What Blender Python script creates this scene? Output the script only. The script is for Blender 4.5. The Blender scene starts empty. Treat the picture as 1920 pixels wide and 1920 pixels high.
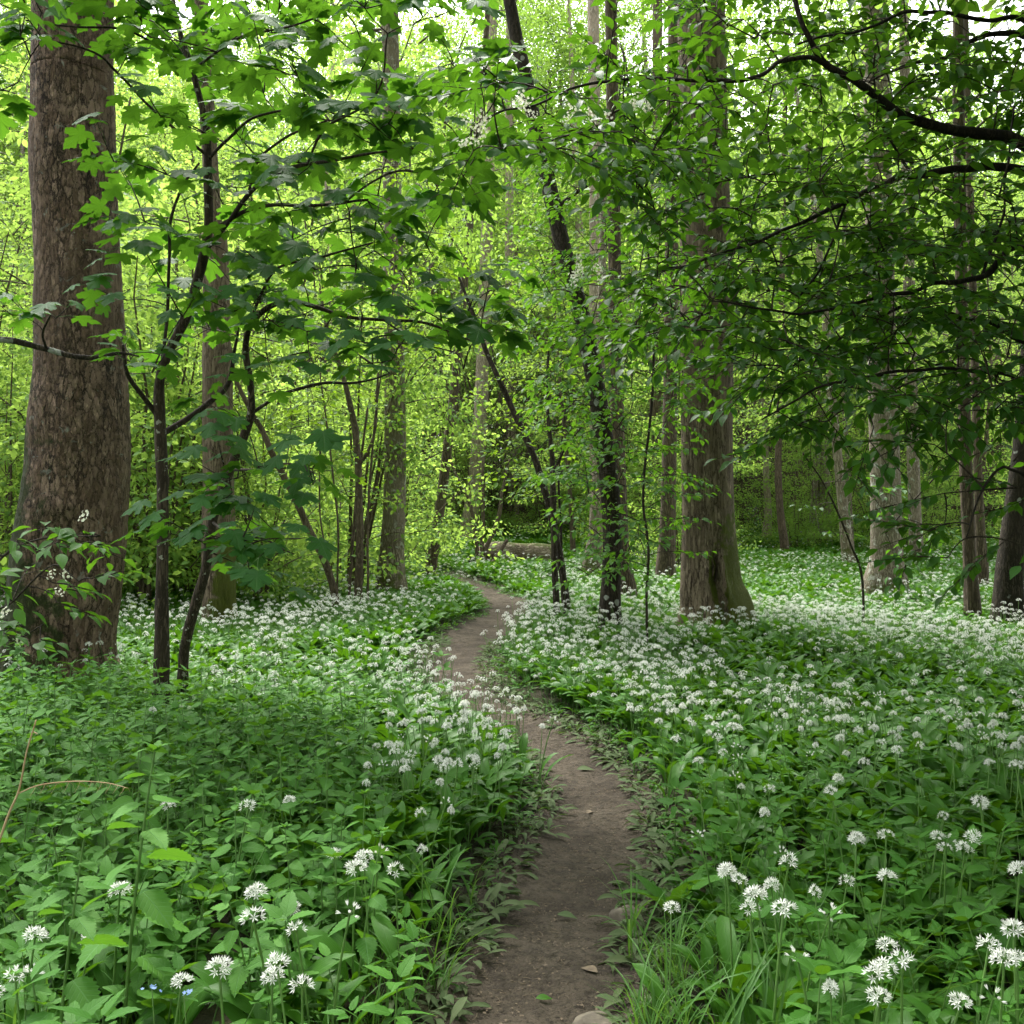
import bpy, math
import numpy as np
from mathutils import Vector, noise as mnoise

RNG = np.random.default_rng(7)
SC = bpy.context.scene
COL = SC.collection
CAM_Z = 1.5
F = 1920.0
HOR = 960.0
def A(*v): return np.array(v, dtype=float)
def P(px, py, d):                      # a point of the wood seen at (px, py), d metres away
    return A((px-960)/F*d, d, CAM_Z-(py-HOR)/F*d)
def nrm(v):
    v = np.asarray(v, float)
    return v/np.maximum(np.linalg.norm(v, axis=-1, keepdims=True), 1e-9)

# ------------------------------------------------------------------ ground shape
PATH_Y = np.array([-3, 1.0, 3.0, 3.52, 3.8, 4.42, 4.92, 5.56, 6.15, 6.9, 7.83, 9.06, 10, 11.5, 13.2, 15.3, 17.5, 19.5, 21.6, 24, 27])
PATH_X = np.array([.0, .02, .073, .15, .19, .30, .40, .45, .417, .295, -.05, -.43, -.56, -.51, -.34, -.02, -.13, -.49, -.9, -1.5, -2.4])
PATH_W = np.array([.53, .51, .5, .5, .51, .56, .5, .46, .46, .46, .48, .52, .54, .56, .56, .56, .5, .5, .45, .4, .3])
def _hermite(y, X):
    m = np.gradient(X, PATH_Y)
    i = np.clip(np.searchsorted(PATH_Y, y)-1, 0, len(PATH_Y)-2)
    h = PATH_Y[i+1]-PATH_Y[i]; t = np.clip((y-PATH_Y[i])/h, 0, 1)
    return (2*t**3-3*t**2+1)*X[i]+(t**3-2*t**2+t)*h*m[i]+(-2*t**3+3*t**2)*X[i+1]+(t**3-t**2)*h*m[i+1]
def path_x(y): return _hermite(np.asarray(y, float), PATH_X)
def path_w(y): return np.interp(y, PATH_Y, PATH_W)
def path_dist(x, y):                   # metres from the middle of the path, square to it
    y = np.asarray(y, float)
    s = (path_x(y+.1)-path_x(y-.1))/.2
    d = np.abs(x-path_x(y))/np.sqrt(1+s*s)
    return np.where(y > 26, 99, d)
def H(x, y):
    x = np.asarray(x, float); y = np.asarray(y, float)
    h = .05*np.sin(x*.7+1.3)*np.sin(y*.55)+.03*np.sin(x*1.9+y*.8)+.012*np.sin(x*5+1)*np.sin(y*4.3)
    far = np.clip((y-30)/60, 0, 1)
    h = h+far**1.5*6.0+np.clip((-x-6)/40, 0, 1)*np.clip((y-12)/30, 0, 1)*9
    d = path_dist(x, y)/np.maximum(path_w(y)*.62, .1)
    return h-.07*np.exp(-d**4)
def H1(x, y): return float(H(x, y))

# ------------------------------------------------------------------ mesh collector
class MB:
    def __init__(s): s.v, s.l, s.n, s.m, s.u, s.nv = [], [], [], [], [], 0
    def add(s, v, loops, sizes, mat=0, uv=None):
        v = np.asarray(v, np.float32).reshape(-1, 3)
        s.v.append(v); s.l.append(np.asarray(loops, np.int32)+s.nv); s.n.append(np.asarray(sizes, np.int32))
        s.m.append(np.full(len(sizes), mat, np.int32)); s.nv += len(v)
        s.u.append(np.zeros((len(v), 2), np.float32) if uv is None else np.asarray(uv, np.float32))
    def batch(s, T, pos, R, scl, mat=0):
        tv, tl, tn, tu = T
        pos = np.asarray(pos, float).reshape(-1, 3); n = len(pos)
        if n == 0: return
        scl = np.asarray(scl, float)
        if scl.ndim == 1: scl = scl[:, None]
        loc = tv[None]*scl[:, None, :]
        V = np.einsum('nij,nkj->nki', R, loc)+pos[:, None, :]
        L = (tl[None]+(np.arange(n)*len(tv))[:, None]).ravel()
        s.add(V.reshape(-1, 3), L, np.tile(tn, n), mat, np.tile(tu, (n, 1)))
    def tube(s, pts, rad, sides=6, mat=0, rfun=None, cap=True):
        pts = np.asarray(pts, float); rad = np.broadcast_to(np.asarray(rad, float), (len(pts),))
        t = nrm(np.gradient(pts, axis=0)); o = pts[-1]-pts[0]
        ref = A(1, 0, 0) if abs(nrm(o)[0]) < .7 else A(0, 1, 0)
        b = nrm(np.cross(t, ref)); a = nrm(np.cross(b, t))
        th = np.arange(sides)*2*math.pi/sides
        rr = rad[:, None]*np.ones(sides)[None]
        if rfun is not None: rr = rfun(th, pts, rr)
        V = pts[:, None]+rr[..., None]*(np.cos(th)[None, :, None]*a[:, None]+np.sin(th)[None, :, None]*b[:, None])
        n = len(pts); i = np.arange(n-1)[:, None]*sides; j = np.arange(sides)[None]; k = (j+1) % sides
        q = np.stack([i+j, i+k, i+sides+k, i+sides+j], -1).reshape(-1)
        sizes = np.full((n-1)*sides, 4)
        if cap and sides > 3:
            q = np.concatenate([q, (n-1)*sides+np.arange(sides), np.arange(sides)[::-1]]); sizes = np.concatenate([sizes, [sides, sides]])
        s.add(V.reshape(-1, 3), q, sizes, mat)
    def mesh(s, name, mats, org=(0, 0, 0), smooth=True, uv=False):
        V = np.concatenate(s.v)-np.asarray(org, np.float32); L = np.concatenate(s.l); N = np.concatenate(s.n); M = np.concatenate(s.m)
        me = bpy.data.meshes.new(name)
        me.vertices.add(len(V)); me.vertices.foreach_set('co', V.astype(np.float32).ravel())
        me.loops.add(len(L)); me.loops.foreach_set('vertex_index', L)
        me.polygons.add(len(N)); me.polygons.foreach_set('loop_start', np.concatenate([[0], np.cumsum(N)[:-1]]).astype(np.int32))
        me.polygons.foreach_set('material_index', M)
        me.polygons.foreach_set('use_smooth', np.full(len(N), smooth))
        if uv:
            ul = me.uv_layers.new(name='UVMap'); ul.data.foreach_set('uv', np.concatenate(s.u)[L].ravel())
        for m in (mats if isinstance(mats, (list, tuple)) else [mats]): me.materials.append(m)
        me.update(calc_edges=True); me.validate()
        return me
    def build(s, name, mats, parent=None, org=(0, 0, 0), smooth=True, uv=False, link=True):
        o = bpy.data.objects.new(name, s.mesh(name, mats, org, smooth, uv))
        if link: COL.objects.link(o)
        if parent is not None: o.parent = parent
        else: o.location = org
        return o
def tag(o, label=None, cat=None, group=None, kind=None):
    for k, v in (('label', label), ('category', cat), ('group', group), ('kind', kind)):
        if v: o[k] = v
    return o
def empty(name, loc, label, cat, group=None, rz=0):
    o = bpy.data.objects.new(name, None); COL.objects.link(o)
    o.location = loc; o.rotation_euler = (0, 0, rz); o.empty_display_size = .2
    return tag(o, label, cat, group)
def copy_tree(src, loc, rz, scl, label, group=None, tilt=(0, 0)):
    r = src.copy(); COL.objects.link(r); r.location = loc; r.rotation_euler = (tilt[0], tilt[1], rz); r.scale = (scl, scl, scl) if np.isscalar(scl) else scl
    tag(r, label, None, group)
    for ch in src.children:
        c = ch.copy(); COL.objects.link(c); c.parent = r
    return r

# ------------------------------------------------------------------ materials
def new_mat(name):
    m = bpy.data.materials.new(name); m.use_nodes = True
    nt = m.node_tree; nt.nodes.clear(); return m, nt
class NT:
    def __init__(s, nt): s.t = nt
    def n(s, typ, **kw):
        nd = s.t.nodes.new(typ)
        for k, v in kw.items():
            if k.startswith('i_'):
                nd.inputs[k[2:].replace('_', ' ')].default_value = v
            else: setattr(nd, k, v)
        return nd
    def L(s, a, b): s.t.links.new(a, b)
    def math(s, op, a, b=None, clamp=False):
        nd = s.n('ShaderNodeMath', operation=op, use_clamp=clamp)
        for i, x in enumerate((a, b)):
            if x is None: continue
            if isinstance(x, (int, float)): nd.inputs[i].default_value = x
            else: s.L(x, nd.inputs[i])
        return nd.outputs[0]
    def mix(s, f, a, b, blend='MIX'):
        nd = s.n('ShaderNodeMix', data_type='RGBA', blend_type=blend)
        for sk, x in ((nd.inputs[0], f), (nd.inputs[6], a), (nd.inputs[7], b)):
            if isinstance(x, (int, float)): sk.default_value = x
            elif isinstance(x, tuple): sk.default_value = x+(1,)*(4-len(x))
            else: s.L(x, sk)
        return nd.outputs[2]
    def step(s, x, a, b):                # 0 below a, 1 above b
        nd = s.n('ShaderNodeMapRange', interpolation_type='SMOOTHSTEP'); nd.inputs['From Min'].default_value = a; nd.inputs['From Max'].default_value = b
        s.L(x, nd.inputs['Value']); return nd.outputs[0]
    def noise(s, vec, scale, detail=4, rough=.55, dist=0):
        nd = s.n('ShaderNodeTexNoise'); nd.inputs['Scale'].default_value = scale; nd.inputs['Detail'].default_value = detail
        nd.inputs['Roughness'].default_value = rough; nd.inputs['Distortion'].default_value = dist
        if vec is not None: s.L(vec, nd.inputs['Vector'])
        return nd.outputs[0]

def leaf_mat(name, dark, light, trans, fac=.42, rough=.45, spec=.4, vein=None, veincol=None, aged=0):
    m, nt = new_mat(name); t = NT(nt)
    geo = t.n('ShaderNodeNewGeometry'); oi = t.n('ShaderNodeObjectInfo')
    r = geo.outputs['Random Per Island']
    tc = t.n('ShaderNodeTexCoord')
    big = t.noise(tc.outputs['Object'], .9, 2)
    k = t.math('ADD', t.math('MULTIPLY', r, .55), t.math('ADD', t.math('MULTIPLY', oi.outputs['Random'], .3), t.math('MULTIPLY', t.math('SUBTRACT', big, .5), .8)), True)
    col = t.mix(k, dark, light)
    trc = t.mix(k, tuple(c*.75 for c in trans), trans)
    bump = None
    if aged:                             # a few leaves turned yellow or brown
        ag = t.step(r, 1-aged-.004, 1-aged); ac = t.mix(oi.outputs['Random'], (.3, .27, .05), (.22, .14, .06))
        col = t.mix(t.math('MULTIPLY', ag, .85), col, ac); trc = t.mix(ag, trc, (.35, .28, .05))
    if vein:
        uv = t.n('ShaderNodeUVMap'); sep = t.n('ShaderNodeSeparateXYZ'); t.L(uv.outputs[0], sep.inputs[0])
        ax = t.math('ABSOLUTE', sep.outputs[0])
        mid = t.step(ax, .022, .006)
        if vein == 'parallel':           # veins that run the length of the blade
            w = t.math('ABSOLUTE', t.math('SINE', t.math('MULTIPLY', sep.outputs[0], 42.0)))
            side = t.math('MULTIPLY', t.step(w, .35, .05), .45)
        else:                            # side veins that slant towards the margin
            w = t.math('FRACT', t.math('SUBTRACT', t.math('MULTIPLY', sep.outputs[1], 8.5), t.math('MULTIPLY', ax, 7.0)))
            side = t.math('MULTIPLY', t.step(t.math('ABSOLUTE', t.math('SUBTRACT', w, .5)), .13, .02), .6)
        v = t.math('MAXIMUM', mid, side)
        col = t.mix(t.math('MULTIPLY', v, .55), col, veincol or light)
        trc = t.mix(t.math('MULTIPLY', v, .35), trc, dark)
        bn = t.n('ShaderNodeBump'); bn.inputs['Strength'].default_value = .5; bn.inputs['Distance'].default_value = .003; bn.invert = True
        t.L(v, bn.inputs['Height']); bump = bn.outputs[0]
    b = t.n('ShaderNodeBsdfPrincipled'); t.L(col, b.inputs['Base Color'])
    b.inputs['Roughness'].default_value = rough; b.inputs['Specular IOR Level'].default_value = spec
    tr = t.n('ShaderNodeBsdfTranslucent'); t.L(trc, tr.inputs['Color'])
    if bump is not None: t.L(bump, b.inputs['Normal'])
    mx = t.n('ShaderNodeMixShader'); mx.inputs[0].default_value = fac
    t.L(b.outputs[0], mx.inputs[1]); t.L(tr.outputs[0], mx.inputs[2])
    o = t.n('ShaderNodeOutputMaterial'); t.L(mx.outputs[0], o.inputs[0]); return m

def bark_mat(name, dark, mid, light, kind, sh, sv, lichen=None, moss=None, bump=.012, spots=None):
    m, nt = new_mat(name); t = NT(nt)
    tc = t.n('ShaderNodeTexCoord'); ob = tc.outputs['Object']
    mp = t.n('ShaderNodeMapping'); mp.inputs['Scale'].default_value = (sh, sh, sv); t.L(ob, mp.inputs[0])
    warp = t.n('ShaderNodeTexNoise'); warp.inputs['Scale'].default_value = 1.3; warp.inputs['Detail'].default_value = 3; t.L(mp.outputs[0], warp.inputs['Vector'])
    wv = t.n('ShaderNodeVectorMath', operation='SCALE'); t.L(warp.outputs['Color'], wv.inputs[0]); wv.inputs['Scale'].default_value = 1.1
    va = t.n('ShaderNodeVectorMath', operation='ADD'); t.L(mp.outputs[0], va.inputs[0]); t.L(wv.outputs[0], va.inputs[1])
    if kind == 'plate':
        fw = t.n('ShaderNodeTexNoise'); fw.inputs['Scale'].default_value = 4; fw.inputs['Detail'].default_value = 4; t.L(mp.outputs[0], fw.inputs['Vector'])
        fs = t.n('ShaderNodeVectorMath', operation='SCALE'); t.L(fw.outputs['Color'], fs.inputs[0]); fs.inputs['Scale'].default_value = .9
        vb = t.n('ShaderNodeVectorMath', operation='ADD'); t.L(va.outputs[0], vb.inputs[0]); t.L(fs.outputs[0], vb.inputs[1])
        hs_, tn = [], None
        for sc_, mask in ((.62, 1.1), (1.5, 2.3)):
            vo = t.n('ShaderNodeTexVoronoi', feature='DISTANCE_TO_EDGE'); vo.inputs['Scale'].default_value = sc_; t.L(vb.outputs[0], vo.inputs['Vector'])
            vc = t.n('ShaderNodeTexVoronoi', feature='F1'); vc.inputs['Scale'].default_value = sc_; t.L(vb.outputs[0], vc.inputs['Vector'])
            sp = t.n('ShaderNodeSeparateColor'); t.L(vc.outputs['Color'], sp.inputs[0])
            open_ = t.step(t.noise(ob, 2.6*mask, 4, .65), .22, .5)      # cracks open in some places, closed in others
            crack = t.math('MULTIPLY', t.math('SUBTRACT', 1, t.step(vo.outputs[0], .0, .15)), open_)
            hs_.append(t.math('SUBTRACT', t.math('MULTIPLY', sp.outputs[0], .6), crack))
            tn = sp.outputs[1] if tn is None else tn
        grooves = t.n('ShaderNodeMapping'); grooves.inputs['Scale'].default_value = (9, 9, 1.1); t.L(ob, grooves.inputs[0])
        gv = t.step(t.noise(grooves.outputs[0], 1, 5, .6), .3, .62)
        h = t.math('ADD', t.math('ADD', t.math('MULTIPLY', hs_[0], .55), t.math('MULTIPLY', hs_[1], .3)), t.math('ADD', t.math('MULTIPLY', gv, .35), .32))
        tone = t.math('ADD', t.math('MULTIPLY', tn, .5), t.math('MULTIPLY', t.noise(ob, 4.5, 5, .7), .55))
    else:
        n1 = t.noise(va.outputs[0], 1.0, 6, .62)
        ridge = t.math('ABSOLUTE', t.math('MULTIPLY', t.math('SUBTRACT', n1, .5), 4.0))
        h = t.step(ridge, 0, .75); tone = t.noise(ob, 3.0, 3)
    fine = t.noise(ob, 55, 5, .7)
    hh = t.math('ADD', h, t.math('MULTIPLY', fine, .35))
    col = t.mix(t.step(hh, .22, .8), dark, t.mix(t.step(tone, .25, .8), mid, light))
    col = t.mix(t.math('MULTIPLY', t.step(t.noise(ob, 1.7, 4), .4, .65), .45), col, mid)
    if lichen:
        lc, amt, scl = lichen
        ln = t.noise(ob, scl, 5, .65, .6)
        col = t.mix(t.math('MULTIPLY', t.step(ln, 1-amt, 1-amt+.07), .85), col, t.mix(fine, tuple(c*.6 for c in lc), lc))
    if spots:
        scl, cover, scol = spots
        vs = t.n('ShaderNodeTexVoronoi', feature='F1'); vs.inputs['Scale'].default_value = scl; vs.inputs['Randomness'].default_value = 1
        wob = t.n('ShaderNodeMix', data_type='VECTOR'); nz = t.n('ShaderNodeTexNoise'); nz.inputs['Scale'].default_value = scl*1.7; t.L(ob, nz.inputs['Vector'])
        wob.inputs[0].default_value = .06; t.L(ob, wob.inputs[4]); t.L(nz.outputs['Color'], wob.inputs[5]); t.L(wob.outputs[1], vs.inputs['Vector'])
        sc = t.n('ShaderNodeSeparateColor'); t.L(vs.outputs['Color'], sc.inputs[0])
        rad = t.math('MULTIPLY', t.math('SUBTRACT', sc.outputs[0], 1-cover), .6/max(cover, .01)*.6)
        col = t.mix(t.math('MULTIPLY', t.step(t.math('SUBTRACT', rad, vs.outputs['Distance']), -.03, .05), .9), col, t.mix(fine, tuple(c*.55 for c in scol), scol))
    if moss:                              # (colour, amount, height where it ends, sideways direction)
        mc, amt, top, side = moss
        s3 = t.n('ShaderNodeSeparateXYZ'); t.L(ob, s3.inputs[0])
        mh = t.math('DIVIDE', s3.outputs[2], top)
        ge = t.n('ShaderNodeNewGeometry'); dt = t.n('ShaderNodeVectorMath', operation='DOT_PRODUCT'); t.L(ge.outputs['Normal'], dt.inputs[0]); dt.inputs[1].default_value = side
        mn = t.noise(ob, 5.5, 5, .65)
        f = t.math('ADD', t.math('ADD', mn, t.math('MULTIPLY', dt.outputs['Value'], .3)), t.math('MULTIPLY', mh, -.45))
        f = t.step(f, .62-amt, .78-amt)
        mcol = t.mix(t.noise(ob, 90, 3, .7), tuple(c*.45 for c in mc), mc)
        col = t.mix(t.math('MULTIPLY', f, .92), col, mcol)
    b = t.n('ShaderNodeBsdfPrincipled'); t.L(col, b.inputs['Base Color']); b.inputs['Roughness'].default_value = .88; b.inputs['Specular IOR Level'].default_value = .25
    bn = t.n('ShaderNodeBump'); bn.inputs['Strength'].default_value = 1; bn.inputs['Distance'].default_value = bump; t.L(hh, bn.inputs['Height']); t.L(bn.outputs[0], b.inputs['Normal'])
    o = t.n('ShaderNodeOutputMaterial'); t.L(b.outputs[0], o.inputs[0]); return m

def soil_mat(name, a, b_, c, chips):
    m, nt = new_mat(name); t = NT(nt); ge = t.n('ShaderNodeNewGeometry'); p = ge.outputs['Position']
    big = t.noise(p, 2.2, 5, .6); med = t.noise(p, 17, 6, .65); fin = t.noise(p, 110, 4, .7)
    col = t.mix(t.step(big, .38, .62), a, b_)
    col = t.mix(t.math('MULTIPLY', t.step(med, .45, .62), .6), col, c)
    col = t.mix(t.math('MULTIPLY', t.step(fin, .62, .72), .55), col, chips)
    col = t.mix(t.math('MULTIPLY', t.step(fin, .44, .34), .75), col, tuple(x*.3 for x in a))
    clod = t.noise(p, 48, 5, .7); col = t.mix(t.math('MULTIPLY', t.step(clod, .47, .36), .7), col, tuple(x*.4 for x in a))
    h = t.math('ADD', t.math('MULTIPLY', med, 1.1), t.math('ADD', t.math('MULTIPLY', fin, .5), t.math('MULTIPLY', clod, .6)))
    bs = t.n('ShaderNodeBsdfPrincipled'); t.L(col, bs.inputs['Base Color']); bs.inputs['Roughness'].default_value = .92; bs.inputs['Specular IOR Level'].default_value = .2
    bn = t.n('ShaderNodeBump'); bn.inputs['Distance'].default_value = .03; t.L(h, bn.inputs['Height']); t.L(bn.outputs[0], bs.inputs['Normal'])
    o = t.n('ShaderNodeOutputMaterial'); t.L(bs.outputs[0], o.inputs[0]); return m
def plain_mat(name, c1, c2, scale=30, rough=.7, trans=0, bump=0):
    m, nt = new_mat(name); t = NT(nt); tc = t.n('ShaderNodeTexCoord')
    nz = t.noise(tc.outputs['Object'], scale, 5, .6)
    bs = t.n('ShaderNodeBsdfPrincipled'); t.L(t.mix(t.step(nz, .3, .7), c1, c2), bs.inputs['Base Color']); bs.inputs['Roughness'].default_value = rough
    if bump:
        bn = t.n('ShaderNodeBump'); bn.inputs['Distance'].default_value = bump; t.L(nz, bn.inputs['Height']); t.L(bn.outputs[0], bs.inputs['Normal'])
    out = bs.outputs[0]
    if trans:
        tr = t.n('ShaderNodeBsdfTranslucent'); tr.inputs[0].default_value = c2+(1,); mx = t.n('ShaderNodeMixShader'); mx.inputs[0].default_value = trans
        t.L(out, mx.inputs[1]); t.L(tr.outputs[0], mx.inputs[2]); out = mx.outputs[0]
    o = t.n('ShaderNodeOutputMaterial'); t.L(out, o.inputs[0]); return m

M_MAPLE = leaf_mat('sycamore_leaf', (.018, .075, .018), (.046, .14, .036), (.14, .34, .018), .4, .6, .16, 'feather', (.11, .22, .06))
M_CHERRY = leaf_mat('bird_cherry_leaf', (.018, .068, .01), (.045, .135, .02), (.13, .32, .012), .38, .48, .28, 'feather', (.08, .19, .05))
M_BEECH = leaf_mat('spring_leaf', (.04, .115, .012), (.09, .2, .022), (.3, .5, .025), .48, .55, .25)
M_FAR = leaf_mat('woodland_leaf', (.055, .135, .02), (.115, .235, .042), (.34, .54, .075), .52, .6, .2)
M_SHRUB = leaf_mat('hazel_leaf', (.07, .165, .025), (.145, .28, .055), (.41, .6, .1), .55, .6, .2)
M_FARDEEP = leaf_mat('canopy_leaf', (.045, .12, .016), (.1, .21, .032), (.29, .49, .05), .5, .6, .2)
M_ELM = leaf_mat('young_elm_leaf', (.028, .1, .012), (.07, .19, .022), (.19, .43, .02), .42, .5, .28, 'feather', (.12, .25, .06))
M_GARLIC = leaf_mat('garlic_leaf', (.022, .088, .006), (.062, .18, .015), (.13, .33, .008), .26, .46, .2, 'parallel', (.08, .2, .04), aged=.03)
M_NETTLE = leaf_mat('nettle_leaf', (.035, .125, .014), (.1, .25, .035), (.17, .4, .025), .3, .6, .15, 'feather', (.13, .28, .09), aged=.012)
M_HERB = leaf_mat('herb_leaf', (.028, .11, .01), (.085, .225, .028), (.16, .37, .015), .28, .58, .15, 'feather', (.1, .23, .06), aged=.035)
M_GRASS = leaf_mat('grass_blade', (.04, .12, .02), (.1, .24, .04), (.2, .4, .04), .3, .5, .3)
M_DUSTY = leaf_mat('dusty_leaf', (.05, .095, .035), (.12, .15, .07), (.12, .2, .04), .22, .7, .15, 'parallel', (.15, .18, .09), aged=.14)
M_STEM = plain_mat('green_stem', (.06, .14, .025), (.11, .22, .04), 20, .6)
M_WHITE = plain_mat('white_petal', (.66, .68, .62), (.8, .8, .77), 60, .7, .25)
M_CREAM = plain_mat('cream_blossom', (.72, .72, .55), (.8, .8, .68), 40, .6, .25)
M_BLUE = plain_mat('blue_petal', (.22, .35, .72), (.35, .5, .85), 40, .6, .2)
M_TWIG = bark_mat('twig_bark', (.018, .013, .009), (.04, .03, .021), (.085, .068, .05), 'ridge', 30, 9, None, None, .003, (22, .25, (.3, .3, .26)))
M_LIMB = bark_mat('black_limb_bark', (.01, .008, .006), (.024, .018, .013), (.05, .04, .03), 'ridge', 30, 9, None, None, .004)
M_HAZEL = bark_mat('hazel_bark', (.05, .038, .024), (.1, .08, .05), (.17, .14, .095), 'ridge', 26, 6, ((.3, .3, .25), .34, 9), None, .004)
M_FARTWIG = plain_mat('far_twig', (.05, .042, .028), (.11, .09, .06), 6, .9)
M_SCALY = bark_mat('scaly_bark', (.03, .02, .014), (.15, .096, .064), (.32, .222, .165), 'plate', 38, 13, ((.36, .36, .31), .38, 8), ((.038, .06, .007), .27, 3.2, (-1, -.1, 0)), .035)
M_RIDGED = bark_mat('ridged_bark', (.06, .042, .028), (.16, .12, .08), (.28, .22, .155), 'plate', 46, 7, ((.27, .24, .17), .22, 7), ((.12, .15, .012), .33, 1.5, (1, -.2, 0)), .022)
M_DARK = bark_mat('dark_lichen_bark', (.016, .012, .008), (.038, .029, .02), (.075, .058, .04), 'ridge', 30, 7, None, ((.04, .06, .015), .02, .5, (0, -.3, 0)), .01, (7.5, .5, (.42, .44, .4)))
M_GREY = bark_mat('grey_lichen_bark', (.1, .08, .055), (.23, .195, .145), (.38, .335, .265), 'ridge', 30, 6, ((.45, .46, .41), .43, 6), ((.09, .11, .016), .22, 1.6, (.1, -.2, 0)), .01)
M_PALE = bark_mat('pale_bark', (.16, .13, .095), (.32, .26, .19), (.45, .39, .3), 'ridge', 24, 5, ((.5, .5, .45), .38, 5), ((.17, .16, .03), .2, 2.2, (.1, -.2, 0)), .008)
M_BROWN = bark_mat('brown_bark', (.045, .033, .022), (.125, .093, .063), (.22, .17, .12), 'ridge', 36, 4, ((.25, .25, .21), .3, 6), None, .012)
M_SAP = bark_mat('sapling_bark', (.022, .016, .011), (.06, .043, .03), (.12, .09, .066), 'ridge', 40, 7, None, None, .004, (21, .5, (.4, .39, .34)))
M_LOG = bark_mat('log_bark', (.1, .08, .05), (.3, .25, .18), (.46, .4, .31), 'ridge', 5, 18, None, ((.12, .15, .04), .1, 1.5, (0, 0, 1)), .02)
M_SOIL = soil_mat('path_soil', (.064, .05, .037), (.11, .089, .066), (.04, .032, .024), (.2, .165, .115))
M_FLOOR = soil_mat('forest_floor', (.035, .03, .018), (.05, .05, .02), (.025, .03, .012), (.11, .09, .05))
M_STRAW = plain_mat('dry_stalk', (.3, .19, .1), (.42, .29, .17), 18, .8)
M_STONE = plain_mat('field_stone', (.07, .058, .042), (.16, .135, .1), 14, .9, 0, .01)
M_CHIP = plain_mat('litter_chip', (.06, .042, .028), (.26, .2, .13), 9, .9)
M_CUT = plain_mat('cut_wood', (.16, .11, .07), (.28, .21, .14), 12, .9)

# ------------------------------------------------------------------ leaf shapes (base at the origin, tip along +Y)
def fan(outline, zf, centre=(0, .25)):
    pts = [centre]+list(outline); v = np.array([[x, y, zf(x, y)] for x, y in pts], float)
    k = len(outline); tr = []
    for i in range(k): tr += [0, 1+i, 1+(i+1) % k]
    return v, np.array(tr), np.full(k, 3), v[:, :2].copy()
def maple_T():
    half = [(.06, -.06), (.2, -.14), (.33, -.1), (.46, -.03), (.40, .06), (.33, .09), (.30, .16), (.42, .2), (.5, .29), (.6, .34), (.585, .43), (.52, .45), (.5, .52), (.38, .5), (.3, .47), (.22, .49),
            (.235, .58), (.29, .63), (.25, .7), (.16, .76), (.14, .84), (.06, .9)]
    out = [(0, 0)]+half+[(0, 1.0)]+[(-x, y) for x, y in half[::-1]]
    def z(x, y):
        r2 = x*x+(y-.25)**2
        a = math.atan2(x, y-.05); fold = .05*math.cos(a*5.1)
        return -.33*r2+fold*math.sqrt(r2)*1.2
    return fan(out, z, (0, .22))
def blade_T(widths, droop=.2, keel=.12, uvx=None, twist=0):
    n = len(widths); ys = np.linspace(0, 1, n); v = []; q = []
    for y, w in zip(ys, widths):
        z = -droop*y*y
        for s in (-1, 0, 1): v.append((s*w, y, z+(keel*w if s else 0)))
    v = np.array(v, float)
    for i in range(n-1):
        for j in (0, 1): q += [i*3+j, i*3+j+1, i*3+3+j+1, i*3+3+j]
    return v, np.array(q), np.full((n-1)*2, 4), v[:, :2].copy()
def toothed_T(n=9, wmax=.34):
    ys = np.linspace(0, 1, 2*n+1); out = []
    for i, y in enumerate(ys[1:-1]):
        w = wmax*(math.sin(math.pi*min(1, y**.62)))**.8*(1.1 if i % 2 else .9)
        out.append((w, y-(0 if i % 2 else .03)))
    o = [(0, 0)]+out+[(0, 1)]+[(-x, y) for x, y in out[::-1]]
    v = [(0, y, -.22*y*y) for y in ys]
    R = [(x, y, .2*x-.22*y*y-.35*x*x) for x, y in out]; Lf = [(-x, y, z) for x, y, z in R]
    k = len(ys); m = len(out); V = np.array(v+R+Lf, float); tri = []; sz = []
    for side, off in ((0, k), (1, k+m)):
        for i in range(k-1):
            a, b = i, i+1
            ra = off+i-1 if 0 < i <= m else None; rb = off+i if i < m else None
            f = [a, ra, rb, b] if side == 0 else [a, b, rb, ra]
            f = [x for x in f if x is not None]
            if len(f) >= 3: tri += f; sz.append(len(f))
    return V, np.array(tri), np.array(sz), V[:, :2].copy()
T_MAPLE = maple_T()
T_OVAL = blade_T([.03, .17, .255, .27, .21, .1, .015], .24, .3)
T_GARLIC = blade_T([.03, .07, .13, .165, .16, .125, .07, .012], .0, .35)
T_SMALL = (np.array([[0, 0, 0], [.3, .35, .05], [.26, .7, .0], [0, 1, -.12], [-.26, .7, .0], [-.3, .35, .05]], float), np.array([0, 1, 2, 3, 0, 3, 4, 5]), np.array([4, 4]), np.zeros((6, 2)))
T_NETTLE = toothed_T(9, .3)
T_NETTLE_S = toothed_T(5, .3)
T_HERB = toothed_T(5, .23)
T_PETAL = (np.array([[0, 0, 0], [.125, .5, .03], [0, 1, .12], [-.125, .5, .03]], float), np.array([0, 1, 2, 3]), np.array([4]), np.zeros((4, 2)))
def frames(d, up):
    d = nrm(d); x = nrm(np.cross(d, up)); z = np.cross(x, d)
    return np.stack([x, d, z], -1)
def rand_up(n, j, rng): return nrm(A(0, 0, 1)[None]+rng.normal(0, j, (n, 3)))
def catmull(pts, per=8):
    p = np.asarray(pts, float); p = np.vstack([2*p[0]-p[1], p, 2*p[-1]-p[-2]]); out = []
    for i in range(1, len(p)-2):
        for t in np.linspace(0, 1, per, endpoint=False):
            a, b, c, d = p[i-1], p[i], p[i+1], p[i+2]
            out.append(.5*(2*b+(c-a)*t+(2*a-5*b+4*c-d)*t*t+(3*b-a-3*c+d)*t**3))
    out.append(p[-2]); return np.array(out)

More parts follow.
